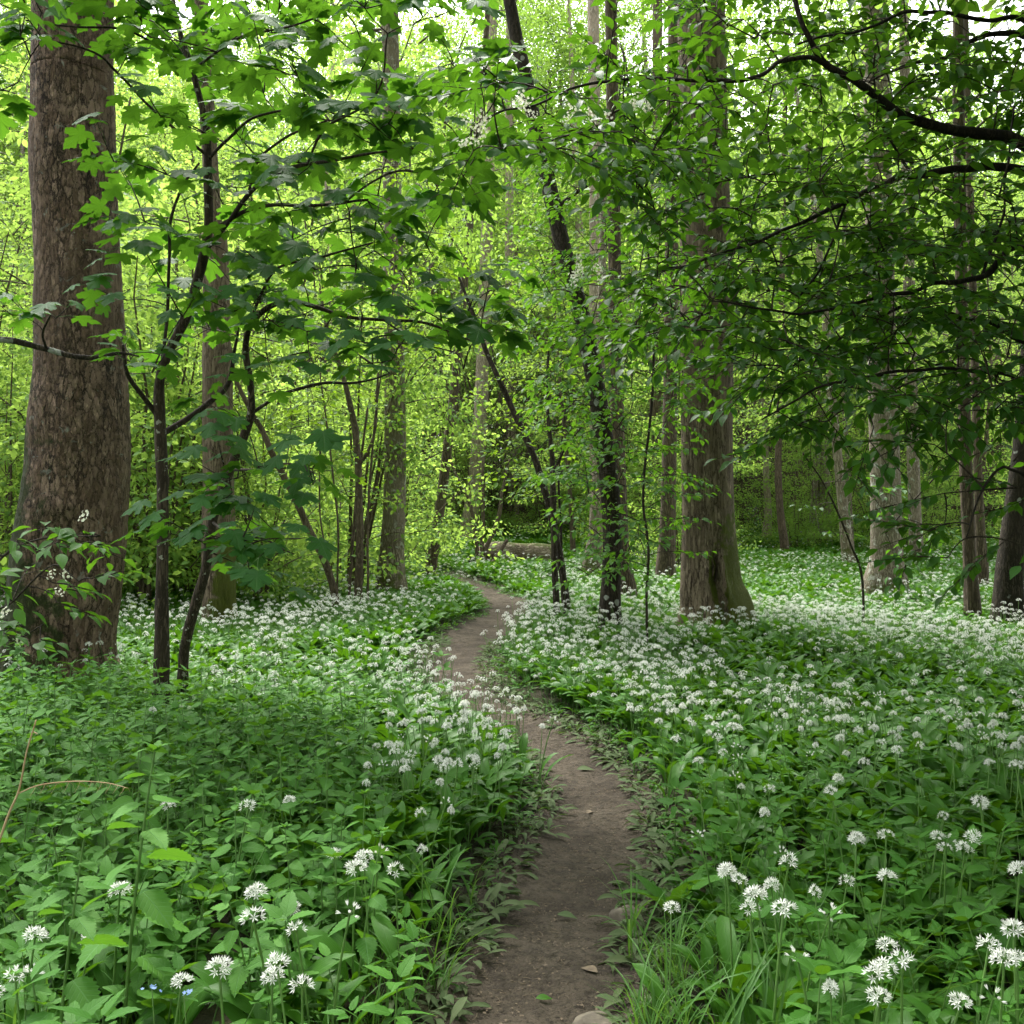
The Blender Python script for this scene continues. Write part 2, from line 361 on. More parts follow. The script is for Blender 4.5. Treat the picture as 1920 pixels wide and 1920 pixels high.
class Leaves:
    def __init__(s): s.p, s.d, s.u, s.s = [], [], [], []
    def add(s, p, d, u, z): s.p.append(p); s.d.append(d); s.u.append(u); s.s.append(z)
    def into(s, mb, T, mat=0):
        if not s.p: return
        p = np.concatenate(s.p); d = np.concatenate(s.d); u = np.concatenate(s.u); z = np.concatenate(s.s)
        mb.batch(T, p, frames(d, u), z, mat)

def spray_flat(lv, tw, p, d, rng, L, n, size, jit=.35, flat=.3, twig=True):
    """a layered spray: a twig with side twigs and alternate leaves lying about level"""
    d = nrm(d); side = nrm(np.cross(d, A(0, 0, 1)))
    droop = rng.uniform(.05, .35)
    axes = []
    t = np.linspace(0, 1, 4)[:, None]
    main = p+d*L*t+A(0, 0, -1)*droop*L*t*t; axes.append((main, L))
    for k in range(3):
        f = .2+.25*k; s = 1 if k % 2 else -1
        b = p+d*L*f+A(0, 0, -1)*droop*L*f*f
        dd = nrm(d*.75+side*s*.75+A(0, 0, rng.normal(0, .12))); ll = L*rng.uniform(.4, .65)
        axes.append((b+dd*ll*t+A(0, 0, -1)*droop*ll*t*t*.8, ll))
    tot = sum(a[1] for a in axes)
    for pts, ll in axes:
        k = max(2, int(n*ll/tot)); f = np.linspace(.12, 1, k); fi = f*3
        i = np.minimum(fi.astype(int), 2); w = (fi-i)[:, None]
        q = pts[i]*(1-w)+pts[i+1]*w; ax = nrm(pts[i+1]-pts[i])
        sg = np.where(np.arange(k) % 2, 1., -1.)[:, None]; lat = nrm(np.cross(ax, A(0, 0, 1)))
        dd = ax*.6+lat*sg*.8+rng.normal(0, .22, (k, 3)); dd[:, 2] -= rng.uniform(.0, .45, k)
        dd[-1] = ax[-1]
        lv.add(q, nrm(dd), rand_up(k, jit, rng), size*rng.uniform(.6, 1.15, k))
        if twig: tw.tube(pts, np.linspace(.0035, .0012, 4), 3, cap=False)
def spray_blob(lv, tw, p, d, rng, L, n, size, jit=.45, flat=.4, twig=True):
    q = rng.normal(0, 1, (n, 3)); q = nrm(q)*rng.uniform(.15, 1, (n, 1))**.6*L; q[:, 2] *= flat
    dd = nrm(q+rng.normal(0, .35*L, (n, 3))+A(0, 0, -.2*L)); lv.add(p+q, dd, rand_up(n, jit, rng), size*rng.uniform(.6, 1.2, n))
def spray_maple(lv, tw, p, d, rng, L, n, size, jit=.3, flat=.4, twig=True):
    """opposite leaf pairs on long stalks round the end of a twig"""
    d = nrm(d+A(0, 0, rng.uniform(-.1, .3))); side = nrm(np.cross(d, A(0, 0, 1)))
    t = np.linspace(0, 1, 4)[:, None]; pts = p+d*L*t+A(0, 0, .1)*L*t*t
    tw.tube(pts, np.linspace(.005, .002, 4), 4, cap=False)
    k = max(2, n//2)
    for i in range(k):
        f = .15+.85*i/max(1, k-1); b = p+d*L*f+A(0, 0, .1)*L*f*f
        rot = i*1.57+rng.uniform(-.4, .4)
        for s in (1, -1):
            o = side*math.cos(rot)*s+A(0, 0, .35)*abs(math.sin(rot))+d*rng.uniform(.1, .8)+rng.normal(0, .2, 3)
            if i == k-1 and s > 0: o = d+A(0, 0, .15)
            o = nrm(o); pl = size*rng.uniform(.5, 1.0)
            tip = b+o*pl+A(0, 0, -.12)*pl
            tw.tube(np.array([b, b+o*pl*.6, tip]), np.array([.0018, .0014, .0012]), 3, 1, cap=False)
            h = A(o[0], o[1], 0); h = nrm(h+A(.001, 0, 0)); dr = rng.uniform(.05, .95)
            dl = nrm(h+A(0, 0, -dr))
            up = nrm(A(0, 0, 1)+h*dr*.8+rng.normal(0, jit, 3))
            lv.add(tip[None], dl[None], up[None], np.array([size*rng.uniform(.62, 1.15)]))

def grow(tw, skel, targets, spray, rng, r0=.01, lv=None, sag=.12, twig_on=True, **kw):
    S = np.zeros((len(skel)+len(targets)*4+4, 3)); S[:len(skel)] = skel; n = len(skel)
    targets = np.asarray(targets, float)
    dist = np.array([np.min(np.linalg.norm(skel-t, axis=1)) for t in targets])
    for i in np.argsort(dist):
        t = targets[i]; dd = np.linalg.norm(S[:n]-t, axis=1)+np.maximum(0, S[:n, 2]-t[2])*.5
        j = int(np.argmin(dd)); a = S[j]; L = np.linalg.norm(t-a)+1e-6
        mid = a+(t-a)*.5+A(0, 0, 1)*sag*L+rng.normal(0, .06*L, 3)
        u = np.linspace(0, 1, 5)[:, None]; pts = (1-u)**2*a+2*u*(1-u)*mid+u*u*t
        if twig_on and L > .03: tw.tube(pts, np.linspace(min(r0, .004+r0*L*.6), .0025, 5), 4, cap=False)
        S[n:n+4] = pts[1:]; n += 4
        d = t-a; d = A(d[0], d[1], d[2]*.4)+rng.normal(0, .25*L, 3)
        spray(lv, tw, t, nrm(d), rng, twig=twig_on, **kw)

# ------------------------------------------------------------------ trunks
def trunk_mb(line, rad, sides, rough, flute, seed, step=.05, knots=(), plate=0):
    """a bark surface with flutes at the foot, bulges and plates, along a line of points with radii"""
    line = np.asarray(line, float); rad = np.asarray(rad, float)
    c = catmull(np.column_stack([line, rad]), 10)
    seg = np.concatenate([[0], np.cumsum(np.linalg.norm(np.diff(c[:, :3], axis=0), axis=1))])
    n = max(6, int(seg[-1]/step)); s = np.linspace(0, seg[-1], n)
    pts = np.column_stack([np.interp(s, seg, c[:, k]) for k in range(3)]); rr = np.interp(s, seg, c[:, 3])
    z0 = pts[0, 2]
    def rf(th, P_, R):
        out = R.copy(); ct, st = np.cos(th), np.sin(th)
        for i in range(len(P_)):
            z = P_[i, 2]; r = R[i, 0]
            fl = flute*math.exp(-max(0, z-z0)/.5)
            for j in range(len(th)):
                v = Vector((ct[j]*1.3+seed, st[j]*1.3, z*.9))
                d = rough*mnoise.noise(v)+rough*.5*mnoise.noise(Vector((ct[j]*3+seed, st[j]*3, z*2.6)))
                if fl > .01: d += fl*mnoise.noise(Vector((ct[j]*2.2+seed+9, st[j]*2.2, z*.35)))
                if plate:
                    d += plate*mnoise.noise(Vector((ct[j]*9, st[j]*9, z*22+seed)))+plate*.7*mnoise.noise(Vector((ct[j]*20, st[j]*20, z*45+seed)))
                out[i, j] = r*(1+d)
            for (kz, kt, kr, ka, kh) in knots:
                da = np.abs((th-kt+math.pi) % (2*math.pi)-math.pi)
                out[i] += ka*np.exp(-(da/kr)**2-((z-kz)/kh)**2)
        return out
    mb = MB(); mb.tube(pts, rr, sides, 0, rf)
    return mb, pts, rr
def tree_from_pixels(name, pix, d, mat, label, cat='tree', group=None, top=None, sides=20, rough=.1, flute=.4, flare=1.0, seed=0, step=.08, knots=(), plate=0, dtop=0, crown=None, part='trunk'):
    """pix: (px, py, width px) from the foot upward; the foot is set on the ground below the first point"""
    line, rad = [], []
    x0 = (pix[0][0]-960)/F*d; base = A(x0, d, H1(x0, d))
    for i, (px, py, w) in enumerate(pix):
        dd = d+dtop*i/max(1, len(pix)-1); line.append(P(px, py, dd)); rad.append(w/F*dd/2)
    if line[0][2] > base[2]+.05:
        dirn = A(0, 0, 1)
        line.insert(0, A(line[0][0], d, base[2]-.12)); rad.insert(0, rad[0]*flare)
    else: line[0][2] = base[2]-.12
    if top:
        e = nrm(line[-1]-line[-2]); k = max(0, top-line[-1][2])
        line.append(line[-1]+e*k*.5); rad.append(rad[-1]*.85); line.append(line[-1]+nrm(e+A(0, 0, .3))*k*.5); rad.append(rad[-2]*.5)
    base = A(line[0][0], line[0][1], base[2])
    root = empty(name, base, label, cat, group)
    mb, pts, rr = trunk_mb(line, rad, sides, rough, flute, seed, step, knots, plate)
    mb.build(part, mat, root, base)
    return root, base, pts, rr

# ------------------------------------------------------------------ world, sun, camera
SUN_EL, SUN_AZ = math.radians(58), math.radians(335)     # azimuth clockwise from +Y: the bright sky lies ahead, a little left
w = bpy.data.worlds.new("World"); SC.world = w; w.use_nodes = True; nt = w.node_tree
sky = nt.nodes.new('ShaderNodeTexSky'); sky.sky_type = 'NISHITA'; sky.sun_disc = False
sky.sun_elevation = SUN_EL; sky.sun_rotation = SUN_AZ; sky.air_density = 1.0; sky.dust_density = 3.0; sky.ozone_density = .6
hs = nt.nodes.new('ShaderNodeHueSaturation'); hs.inputs['Saturation'].default_value = .15; nt.links.new(sky.outputs[0], hs.inputs['Color'])
nt.links.new(hs.outputs[0], nt.nodes['Background'].inputs[0]); nt.nodes['Background'].inputs[1].default_value = .15
ld = bpy.data.lights.new('sun', 'SUN'); ld.energy = 1.5; ld.angle = math.radians(14); ld.color = (1, .96, .88)
lo = bpy.data.objects.new('sun', ld); COL.objects.link(lo)
sd = Vector((math.sin(SUN_AZ)*math.cos(SUN_EL), math.cos(SUN_AZ)*math.cos(SUN_EL), math.sin(SUN_EL)))
lo.rotation_euler = (-sd).to_track_quat('-Z', 'Y').to_euler(); lo.location = (0, 0, 30)
cd = bpy.data.cameras.new('camera'); cam = bpy.data.objects.new('camera', cd); COL.objects.link(cam)
cd.sensor_width = 36; cd.lens = 36; cd.clip_start = .05; cd.clip_end = 1000
cam.location = (0, 0, CAM_Z); cam.rotation_euler = (math.radians(90), 0, 0); SC.camera = cam
SC.view_settings.view_transform = 'Standard'; SC.view_settings.look = 'None'; SC.view_settings.exposure = 2.5; SC.view_settings.gamma = 1
SC.render.engine = 'CYCLES'; SC.cycles.max_bounces = 9; SC.cycles.diffuse_bounces = 4; SC.cycles.transmission_bounces = 7; SC.cycles.glossy_bounces = 2
SC.cycles.use_denoising = True; SC.cycles.sample_clamp_indirect = 6; SC.cycles.caustics_reflective = False; SC.cycles.caustics_refractive = False

# ------------------------------------------------------------------ ground and path
def axis(a, b, n, k):
    t = np.linspace(-1, 1, n); s = np.sign(t)*np.abs(t)**k; return (a+b)/2+s*(b-a)/2
gx = np.unique(np.concatenate([axis(-160, 160, 91, 2.4), np.arange(-3, 3.01, .07)])); gy = np.unique(np.concatenate([np.arange(-3, 24, .11), np.arange(24, 60, 1.0), np.linspace(60, 260, 30), np.linspace(-60, -3, 12)]))
X, Y = np.meshgrid(gx, gy); Z = H(X, Y); nx = len(gx); ny = len(gy)
i, j = np.meshgrid(np.arange(nx-1), np.arange(ny-1)); a = (j*nx+i).ravel()
mb = MB(); mb.add(np.stack([X, Y, Z], -1), np.stack([a, a+1, a+nx+1, a+nx], -1).ravel(), np.full(len(a), 4))
tag(mb.build('ground', M_FLOOR), kind='structure')
py = np.arange(-2.5, 25.5, .025); u = np.linspace(-1, 1, 33)
PX = np.zeros((len(py), len(u))); cx = path_x(py); ww = path_w(py)
rag = np.array([[.1*mnoise.noise(Vector((s*5, y*2.1, 0)))+.07*mnoise.noise(Vector((s*5, y*7, 3))) for s in (-1, 1)] for y in py])
for k, uu in enumerate(u): PX[:, k] = cx+uu*(ww*.62+(rag[:, 0] if uu < 0 else rag[:, 1])*abs(uu))
PY = np.repeat(py[:, None], len(u), 1)
PZ = H(PX, PY)+.009
for r in range(len(py)):
    for c in range(len(u)):
        PZ[r, c] += .022*mnoise.noise(Vector((PX[r, c]*6, PY[r, c]*6, 0)))*(1-u[c]**2)+.009*mnoise.noise(Vector((PX[r, c]*21, PY[r, c]*25, 4)))*(1-u[c]**2)+.01*(1-u[c]**2)
nx, ny = len(u), len(py); i, j = np.meshgrid(np.arange(nx-1), np.arange(ny-1)); a = (j*nx+i).ravel()
mb = MB(); mb.add(np.stack([PX, PY, PZ], -1), np.stack([a, a+1, a+nx+1, a+nx], -1).ravel(), np.full(len(a), 4))
tag(mb.build('dirt_path', M_SOIL), kind='structure')

# ------------------------------------------------------------------ prototype trees for the wood (their crowns are shared by the copies)
def crown_mesh(name, seed, h, z0, rad, ntar, n, L, size, mat, flat, shape=.6, r0=.03):
    rng = np.random.default_rng(seed)
    zz = np.linspace(0, h*.96, 40); wob = np.column_stack([.25*np.sin(zz*.5+seed), .25*np.cos(zz*.4+seed*2), zz])
    wob[:, :2] *= (zz/h)[:, None]
    t = rng.uniform(0, 1, ntar); z = z0+(h-z0)*t; R = rad*(np.sin(math.pi*np.clip(t*.86+.12, 0, 1))**shape)
    az = rng.uniform(0, 2*math.pi, ntar); r = R*rng.uniform(.25, 1, ntar)**.6
    tar = np.column_stack([r*np.cos(az), r*np.sin(az), z])
    tw, lv, mb = MB(), Leaves(), MB()
    grow(tw, wob[zz > z0*.75], tar, spray_blob, rng, r0, lv, n=n, L=L, size=size, flat=flat, twig_on=True)
    lv.into(mb, T_SMALL, 0)
    for v, l, k in zip(tw.v, tw.l, tw.n): mb.add(v, l-int(l.min()), k, 1)
    return mb, wob, zz
def make_tree(name, part, seed, h, r, z0, rad, ntar, n, L, size, bark, leaf, label, flat=.4, loc=(0, 0, 0), r0=.03):
    root = empty(name, loc, label, 'tree')
    mb, wob, zz = crown_mesh(name, seed, h, z0, rad, ntar, n, L, size, leaf, flat, r0=r0)
    mb.build('crown', [leaf, M_FARTWIG], root)
    tm, _, _ = trunk_mb(wob[::4]-A(0, 0, .15), np.interp(zz[::4], [0, h*.03, h*.1, h], [r*1.5, r*1.15, r, r*.12]), 14, .1, .35, seed, .25)
    tm.build(part, bark, root); return root
def make_hazel(seed, h, nst, ntar, n, size, leaf, label):
    rng = np.random.default_rng(seed); root = empty('hazel_shrub', (0, 0, 0), label, 'shrub')
    st, tw, lv, sk = MB(), MB(), Leaves(), []
    for k in range(nst):
        az = rng.uniform(0, 6.28); lean = rng.uniform(.1, .55); hh = h*rng.uniform(.6, 1); u = np.linspace(0, 1, 9)
        x = A(math.cos(az), math.sin(az), 0)
        p = x*(.08+lean*hh*.6*u[:, None]**1.4)+A(0, 0, 1)*(hh*u[:, None])-A(0, 0, .1)+rng.normal(0, .03, (9, 3))*u[:, None]
        st.tube(p, np.linspace(rng.uniform(.018, .04), .006, 9), 6, cap=False); sk.append(p[3:])
    sk = np.concatenate(sk); i = rng.integers(0, len(sk), ntar)
    tar = sk[i]+rng.normal(0, 1, (ntar, 3))*A(.6, .6, .4); low = rng.uniform(0, 1, ntar) < .3; tar[low] = np.column_stack([rng.normal(0, .9, low.sum()), rng.normal(0, .9, low.sum()), rng.uniform(.25, 1.3, low.sum())]); tar[:, 2] = np.maximum(tar[:, 2], .25)
    grow(tw, sk, tar, spray_blob, rng, .012, lv, n=n, L=.42, size=size, flat=.35)
    for v, l, k in zip(tw.v, tw.l, tw.n): st.add(v, l-int(l.min()), k, 0)
    st.build('stems', M_HAZEL, root); mb = MB(); lv.into(mb, T_SMALL); mb.build('foliage', leaf, root); return root

ZONES = [(90, 'left of the scaly trunk'), (395, 'behind the sycamore saplings'), (735, 'left of the grey lichened trunk'),
         (940, 'behind the path bend'), (1145, 'behind the fallen log'), (1330, 'behind the dark leaning trunk'),
         (1540, 'right of the massive trunk'), (1680, 'behind the blotchy grey trunk'), (9999, 'beyond the split brown trunk')]
def zone(px): return next(z for b, z in ZONES if px < b)
M_POLE = plain_mat('slim_trunk', (.1, .08, .055), (.2, .17, .125), 7, .9)
TALL = [make_tree('tall_tree', 'trunk', 11, 24, .24, 7.5, 4.0, 170, 80, .95, .135, M_GREY, M_FARDEEP, 'x'),
        make_tree('tall_tree', 'trunk', 12, 21, .19, 4.0, 3.6, 180, 80, .9, .13, M_BROWN, M_FAR, 'x'),
        make_tree('tall_tree', 'trunk', 13, 26, .27, 8.0, 4.2, 170, 80, 1.0, .135, M_PALE, M_FAR, 'x')]
SLIM = [make_tree('slim_tree', 'trunk', 21, 11, .07, 1.6, 1.9, 150, 60, .5, .085, M_HAZEL, M_SHRUB, 'x', .32, r0=.015),
        make_tree('slim_tree', 'trunk', 22, 9, .06, 1.2, 1.7, 140, 60, .5, .085, M_HAZEL, M_SHRUB, 'x', .3, r0=.015),
        make_tree('slim_tree', 'trunk', 23, 13, .085, 2.5, 2.2, 160, 60, .55, .09, M_GREY, M_SHRUB, 'x', .32, r0=.015)]
HAZ = [make_hazel(31, 4.6, 8, 135, 44, .085, M_SHRUB, 'x'), make_hazel(32, 3.6, 7, 120, 44, .08, M_SHRUB, 'x'), make_hazel(33, 5.4, 9, 145, 44, .09, M_SHRUB, 'x')]
used = set()
def place(protos, k, px, d, scl, rz, label, group, tilt=(0, 0)):
    src = protos[k % len(protos)]; x = (px-960)/F*d; loc = (x, d, H1(x, d)-.02)
    if src.name not in used:
        used.add(src.name); src.location = loc; src.rotation_euler = (tilt[0], tilt[1], rz); src.scale = (scl, scl, scl); tag(src, label, None, group); return src
    return copy_tree(src, loc, rz, scl, label, group, tilt)
rb = np.random.default_rng(5)
DEPTH = ['not far back', 'farther back', 'deep in the wood']
def strew(protos, n, d0, d1, desc, group, smin, smax, pxs=(-160, 2080), avoid=None, tilt=.04):
    got = []; tries = 0
    while len(got) < n and tries < 4000:
        tries += 1
        d = math.sqrt(rb.uniform(d0*d0, d1*d1)); px = rb.uniform(*pxs)
        if avoid and avoid(px, d): continue
        x = (px-960)/F*d
        if path_dist(x, d) < 1.3 or any(math.hypot(x-a, d-b) < 1.1 for a, b in got): continue
        got.append((x, d)); q = 0 if d < d0+(d1-d0)*.4 else 1
        dep = DEPTH[0] if d < 26 else DEPTH[1] if d < 42 else DEPTH[2]
        place(protos, len(got), px, d, rb.uniform(smin, smax), rb.uniform(0, 6.28), f'{desc} {dep}, {zone(px)}', group, (rb.normal(0, tilt), rb.normal(0, tilt)))
def av_h(px, d):
    if 780 < px < 1130: return d < 38
    if 1340 < px < 1640: return d < 33
    if px >= 1130: return d < 22+(px-1130)/800*8
    return d < 14.5
strew(HAZ, 80, 14, 44, 'bushy yellow-green hazel shrub', 'hazel shrubs of the understorey', .7, 1.25, avoid=av_h)
def av_s(px, d):
    if 820 < px < 1010: return d < 34
    return d < (17 if px < 800 else 20)
strew(HAZ, 14, 14.5, 32, 'hillside hazel shrub', 'hazel shrubs of the understorey', .9, 1.4, pxs=(-150, 420))
strew(SLIM, 50, 17, 55, 'slim leafy young tree', 'slim young trees of the understorey', .9, 1.6, avoid=av_s)
strew(TALL, 56, 57, 100, 'tall woodland tree', 'tall trees of the wood', .8, 1.15, avoid=lambda px, d: 860 < px < 960 and d < 45, tilt=.03)

strew(TALL, 7, 46, 57, 'tall woodland tree', 'tall trees of the wood', 1.1, 1.3, pxs=(860, 1260), tilt=.03)
strew(TALL, 4, 46, 57, 'tall woodland tree', 'tall trees of the wood', 1.05, 1.2, pxs=(560, 800), tilt=.03)

# ------------------------------------------------------------------ the trees one can tell apart
CROWN = [t.children[0] for t in TALL]
def add_crown(root, base, top, k, z=0, s=1.0):
    c = CROWN[k].copy(); COL.objects.link(c); c.parent = root; c.name = 'crown'
    c.location = (top[0]-base[0], top[1]-base[1], z); c.scale = (s, s, 1); c.rotation_euler = (0, 0, k*2.1)
r, b, p_, q_ = tree_from_pixels('sycamore_tree', [(112, 1225, 197), (122, 1100, 199), (131, 1000, 197), (142, 890, 185), (147, 800, 181), (151, 700, 164), (149, 600, 159), (144, 450, 149), (137, 300, 151), (135, 150, 145), (137, 0, 142)], 8.5, M_SCALY,
    'thick sycamore with scaly brown bark and mossy foot, behind the nettles', top=17, sides=110, rough=.05, flute=.34, flare=1.3, seed=3, step=.022, plate=.014, knots=((1.55, 4.9, .35, .05, .1), (2.0, 4.2, .3, -.03, .12), (.7, 5.2, .3, .06, .25)))
add_crown(r, b, p_[-1], 0, 6, .6)
r, b, p_, q_ = tree_from_pixels('large_tree', [(1341, 1145, 140), (1333, 1100, 118), (1330, 1040, 106), (1327, 960, 98), (1325, 850, 96), (1325, 700, 97), (1323, 500, 94), (1320, 300, 92), (1317, 120, 90), (1315, 0, 88)], 12.1, M_RIDGED,
    'massive straight tree with ridged brown bark and a hollow at its foot', top=20, sides=100, rough=.035, flute=.3, flare=1.25, seed=11, step=.03, plate=.006, knots=((.82, 4.72, .1, -.3, .13), (.6, 4.9, .16, .09, .1), (.8, 4.95, .09, .07, .16), (.8, 4.48, .1, .06, .2), (.35, 4.72, .12, -.1, .25)))
add_crown(r, b, p_[-1], 2, 3, .9)
# the dark hollow rim on the massive trunk
hx = P(1331, 1068, 11.80); hb = MB(); th = np.linspace(0, 2*math.pi, 15)
hb.tube(np.array([hx+A(.045*math.cos(a), .0, .13*math.sin(a)) for a in th]), .022+.006*np.sin(th*3), 7, cap=False)
hb.build('hollow_rim', M_RIDGED, r, b)
r, b, p_, q_ = tree_from_pixels('leaning_tree', [(1143, 1145, 42), (1146, 1080, 36), (1148, 1000, 36), (1143, 920, 36), (1134, 840, 36), (1120, 740, 35), (1107, 670, 34), (1088, 580, 31), (1068, 510, 30), (1048, 430, 30), (1034, 370, 31), (1018, 300, 28), (1000, 220, 26), (984, 140, 26), (968, 70, 24), (955, 0, 23)], 12.2, M_DARK,
    'dark curved leaning tree with white lichen patches, left of the massive trunk', top=12, sides=32, rough=.07, flute=.4, flare=1.3, seed=21, step=.06)
add_crown(r, b, p_[-1], 1, 5.5, .6)
st = MB(); st.tube(catmull([P(1050, 385, 12.2), P(1075, 365, 12.1), P(1100, 348, 12), P(1122, 340, 11.9), P(1127, 346, 11.9)]), np.linspace(.03, .014, 33), 7); st.build('broken_branch', M_DARK, r, b)
NAMED = [
 ('brown_tree', [(412, 1130, 66), (410, 1000, 60), (409, 850, 58), (407, 700, 54), (405, 550, 50), (402, 440, 46), (398, 370, 30)], 13.2, M_RIDGED, 'brown furrowed tree standing behind the two sycamore saplings', 18, .12, .4, 1.15, 41, 0),
 ('grey_tree', [(733, 1085, 58), (735, 1030, 46), (739, 950, 42), (741, 850, 40), (740, 700, 38), (738, 500, 36), (735, 300, 34)], 17.7, M_GREY, 'straight grey lichened tree with mossy foot, left of the far bend', 19, .06, .5, 1.2, 42, 1),
 ('slender_tree', [(807, 1070, 24), (815, 1020, 20), (828, 930, 19), (838, 850, 18), (848, 760, 17), (857, 680, 16), (868, 560, 14)], 21, M_BROWN, 'slender brown tree tilting right, next to the grey lichened trunk', 14, .08, .3, 1.1, 43, 2),
 ('pale_tree', [(876, 1008, 38), (884, 960, 32), (893, 880, 28), (902, 760, 26), (906, 640, 24)], 38, M_PALE, 'pale sunlit tree with mossy orange foot, far behind the log', 22, .06, .4, 1.1, 44, 0),
 ('pale_tree', [(962, 990, 26), (960, 920, 22), (958, 850, 20), (957, 700, 19)], 42, M_PALE, 'pale distant tree right above the fallen log', 22, .06, .4, 1.1, 45, 1),
 ('straight_tree', [(1178, 1105, 34), (1168, 1050, 28), (1162, 950, 27), (1158, 800, 26), (1155, 660, 25), (1152, 450, 24)], 15.6, M_BROWN, 'straight brown tree half hidden by the dark leaning trunk', 17, .06, .5, 1.3, 46, 2),
 ('mossy_tree', [(1110, 1058, 38), (1115, 1010, 27), (1120, 930, 22), (1122, 840, 18)], 23, M_GREY, 'short mossy tree between the paired stems and dark leaning trunk', 10, .12, .5, 1.2, 47, 0),
 ('shaded_tree', [(1247, 1068, 38), (1252, 1000, 31), (1254, 900, 28), (1256, 760, 26), (1258, 560, 25)], 20, M_BROWN, 'shaded brown tree just left of the massive trunk', 18, .08, .45, 1.2, 48, 1),
 ('blotchy_tree', [(1660, 1085, 76), (1662, 1040, 60), (1662, 960, 56), (1658, 850, 54), (1654, 720, 52), (1650, 500, 50), (1645, 250, 48)], 17, M_GREY, 'stout blotchy grey tree with mossy foot, standing in white flowers on the right', 20, .06, .5, 1.25, 49, 2),
 ('lichened_tree', [(1719, 1045, 28), (1716, 980, 24), (1712, 860, 22), (1708, 700, 22), (1704, 500, 21)], 25.5, M_GREY, 'narrow lichened tree immediately right of the blotchy tree', 18, .06, .4, 1.1, 50, 0),
 ('speckled_tree', [(1547, 1018, 27), (1546, 960, 23), (1544, 880, 22), (1540, 760, 21), (1537, 560, 20)], 35, M_GREY, 'speckled brown-grey tree far back, left of the blotchy tree', 21, .06, .4, 1.1, 51, 1),
 ('reddish_tree', [(1471, 1022, 17), (1463, 960, 14), (1459, 880, 13), (1461, 780, 12)], 32, M_BROWN, 'thin reddish-brown tree far back, right of the massive trunk', 15, .06, .3, 1.1, 52, 2),
 ('pale_tree', [(1437, 1012, 19), (1440, 960, 14), (1437, 900, 12), (1434, 800, 11)], 36, M_PALE, 'pale yellowish tree far back, touching the massive trunk on its right', 16, .06, .3, 1.1, 53, 0),
 ('birch_tree', [(1488, 990, 15), (1496, 900, 13), (1503, 840, 12), (1512, 740, 11)], 44, M_PALE, 'white-barked birch far back, tilting right', 16, .06, .3, 1.1, 54, 1),
 ('split_tree', [(1823, 1128, 30), (1818, 1050, 24), (1814, 950, 23), (1810, 840, 22), (1806, 700, 22), (1802, 500, 22), (1798, 250, 22), (1797, 60, 20)], 13.5, M_BROWN, 'split brown tree with a rough foot, near the right edge', 15, .12, .5, 1.15, 55, 2),
 ('companion_tree', [(1842, 1060, 22), (1838, 1000, 18), (1834, 900, 16), (1830, 760, 15)], 18.5, M_BROWN, 'dull brown tree half hidden behind the split tree', 15, .08, .4, 1.1, 56, 0),
 ('edge_tree', [(1890, 1140, 56), (1893, 1060, 48), (1902, 980, 42), (1914, 880, 38), (1925, 780, 36), (1935, 600, 34)], 12.6, M_DARK, 'dark rough tree cut by the right edge of the view', 15, .1, .5, 1.2, 57, 1),
 ('upper_tree', [(1118, 1000, 26), (1117, 600, 24), (1115, 250, 22), (1112, 0, 21)], 30, M_PALE, 'lichened trunk rising between leaves above the dark leaning tree', 24, .05, .4, 1.1, 58, 2),
 ('upper_tree', [(1228, 990, 24), (1230, 500, 20), (1233, 0, 18)], 34, M_BROWN, 'brown trunk glimpsed through leaves left of the massive trunk top', 24, .05, .4, 1.1, 59, 0),
]
for name, pix, d, mat, label, top, rough, flute, flare, seed, ck in NAMED:
    r, b, p_, q_ = tree_from_pixels(name, pix, d, mat, label, top=top, sides=26, rough=rough, flute=flute, flare=flare, seed=seed, step=.07)
    if d > 30 or seed in (42, 55): add_crown(r, b, p_[-1], ck, max(-2, top-20), .7)

# thin stems of hazel and dead wood
def stems_thing(name, label, cat, lines, mat, part='stem', sides=10, org=None):
    first = lines[0]; d = first[0][2]; x = (first[0][0]-960)/F*d; base = A(x, d, H1(x, d))
    root = empty(name, base, label, cat); sk = []
    for ln in lines:
        pts = np.array([P(a, b_, dd) for a, b_, dd, w_ in ln]); rd = np.array([w_/F*dd/2 for a, b_, dd, w_ in ln])
        if ln[0][1] > 1020 and ln[0][3] > 3:
            pts = np.vstack([A(pts[0][0], pts[0][1], H1(pts[0][0], pts[0][1])-.1), pts]); rd = np.concatenate([[rd[0]*1.1], rd])
        c = catmull(np.column_stack([pts, rd]), 8); mb = MB()
        c[:, :3] += np.array([[.012*mnoise.noise(Vector(q*2.5)), 0, .0] for q in c[:, :3]])
        mb.tube(c[:, :3], np.maximum(c[:, 3], .002)*np.array([1+.12*mnoise.noise(Vector(q*7)) for q in c[:, :3]]), sides)
        mb.build(part, mat, root, base); sk.append(c[:, :3])
    return root, base, sk
def leafy(root, base, sk, targets, spray, seed, mat, T, part='foliage', twmat=None, r0=.008, stalk=None, uv=True, **kw):
    rng = np.random.default_rng(seed); tw, lv, mb = MB(), Leaves(), MB()
    grow(tw, np.concatenate(sk), targets, spray, rng, r0, lv, **kw)
    lv.into(mb, T)
    for v, l, k, m in zip(tw.v, tw.l, tw.n, tw.m): mb.add(v, l-int(l.min()), k, 1+int(m[0]))
    mb.build(part, [mat, twmat or M_TWIG, stalk or M_STEM], root, base, uv=uv)
def boxes(bx, seed):
    rng = np.random.default_rng(seed); out = []
    for x0, x1, y0, y1, d0, d1, n in bx:
        for _ in range(n):
            out.append(P(rng.uniform(x0, x1), rng.uniform(y0, y1), rng.uniform(d0, d1)))
    return np.array(out)
hz = lambda *p: [(a, b_, d, w_) for a, b_, d, w_ in p]
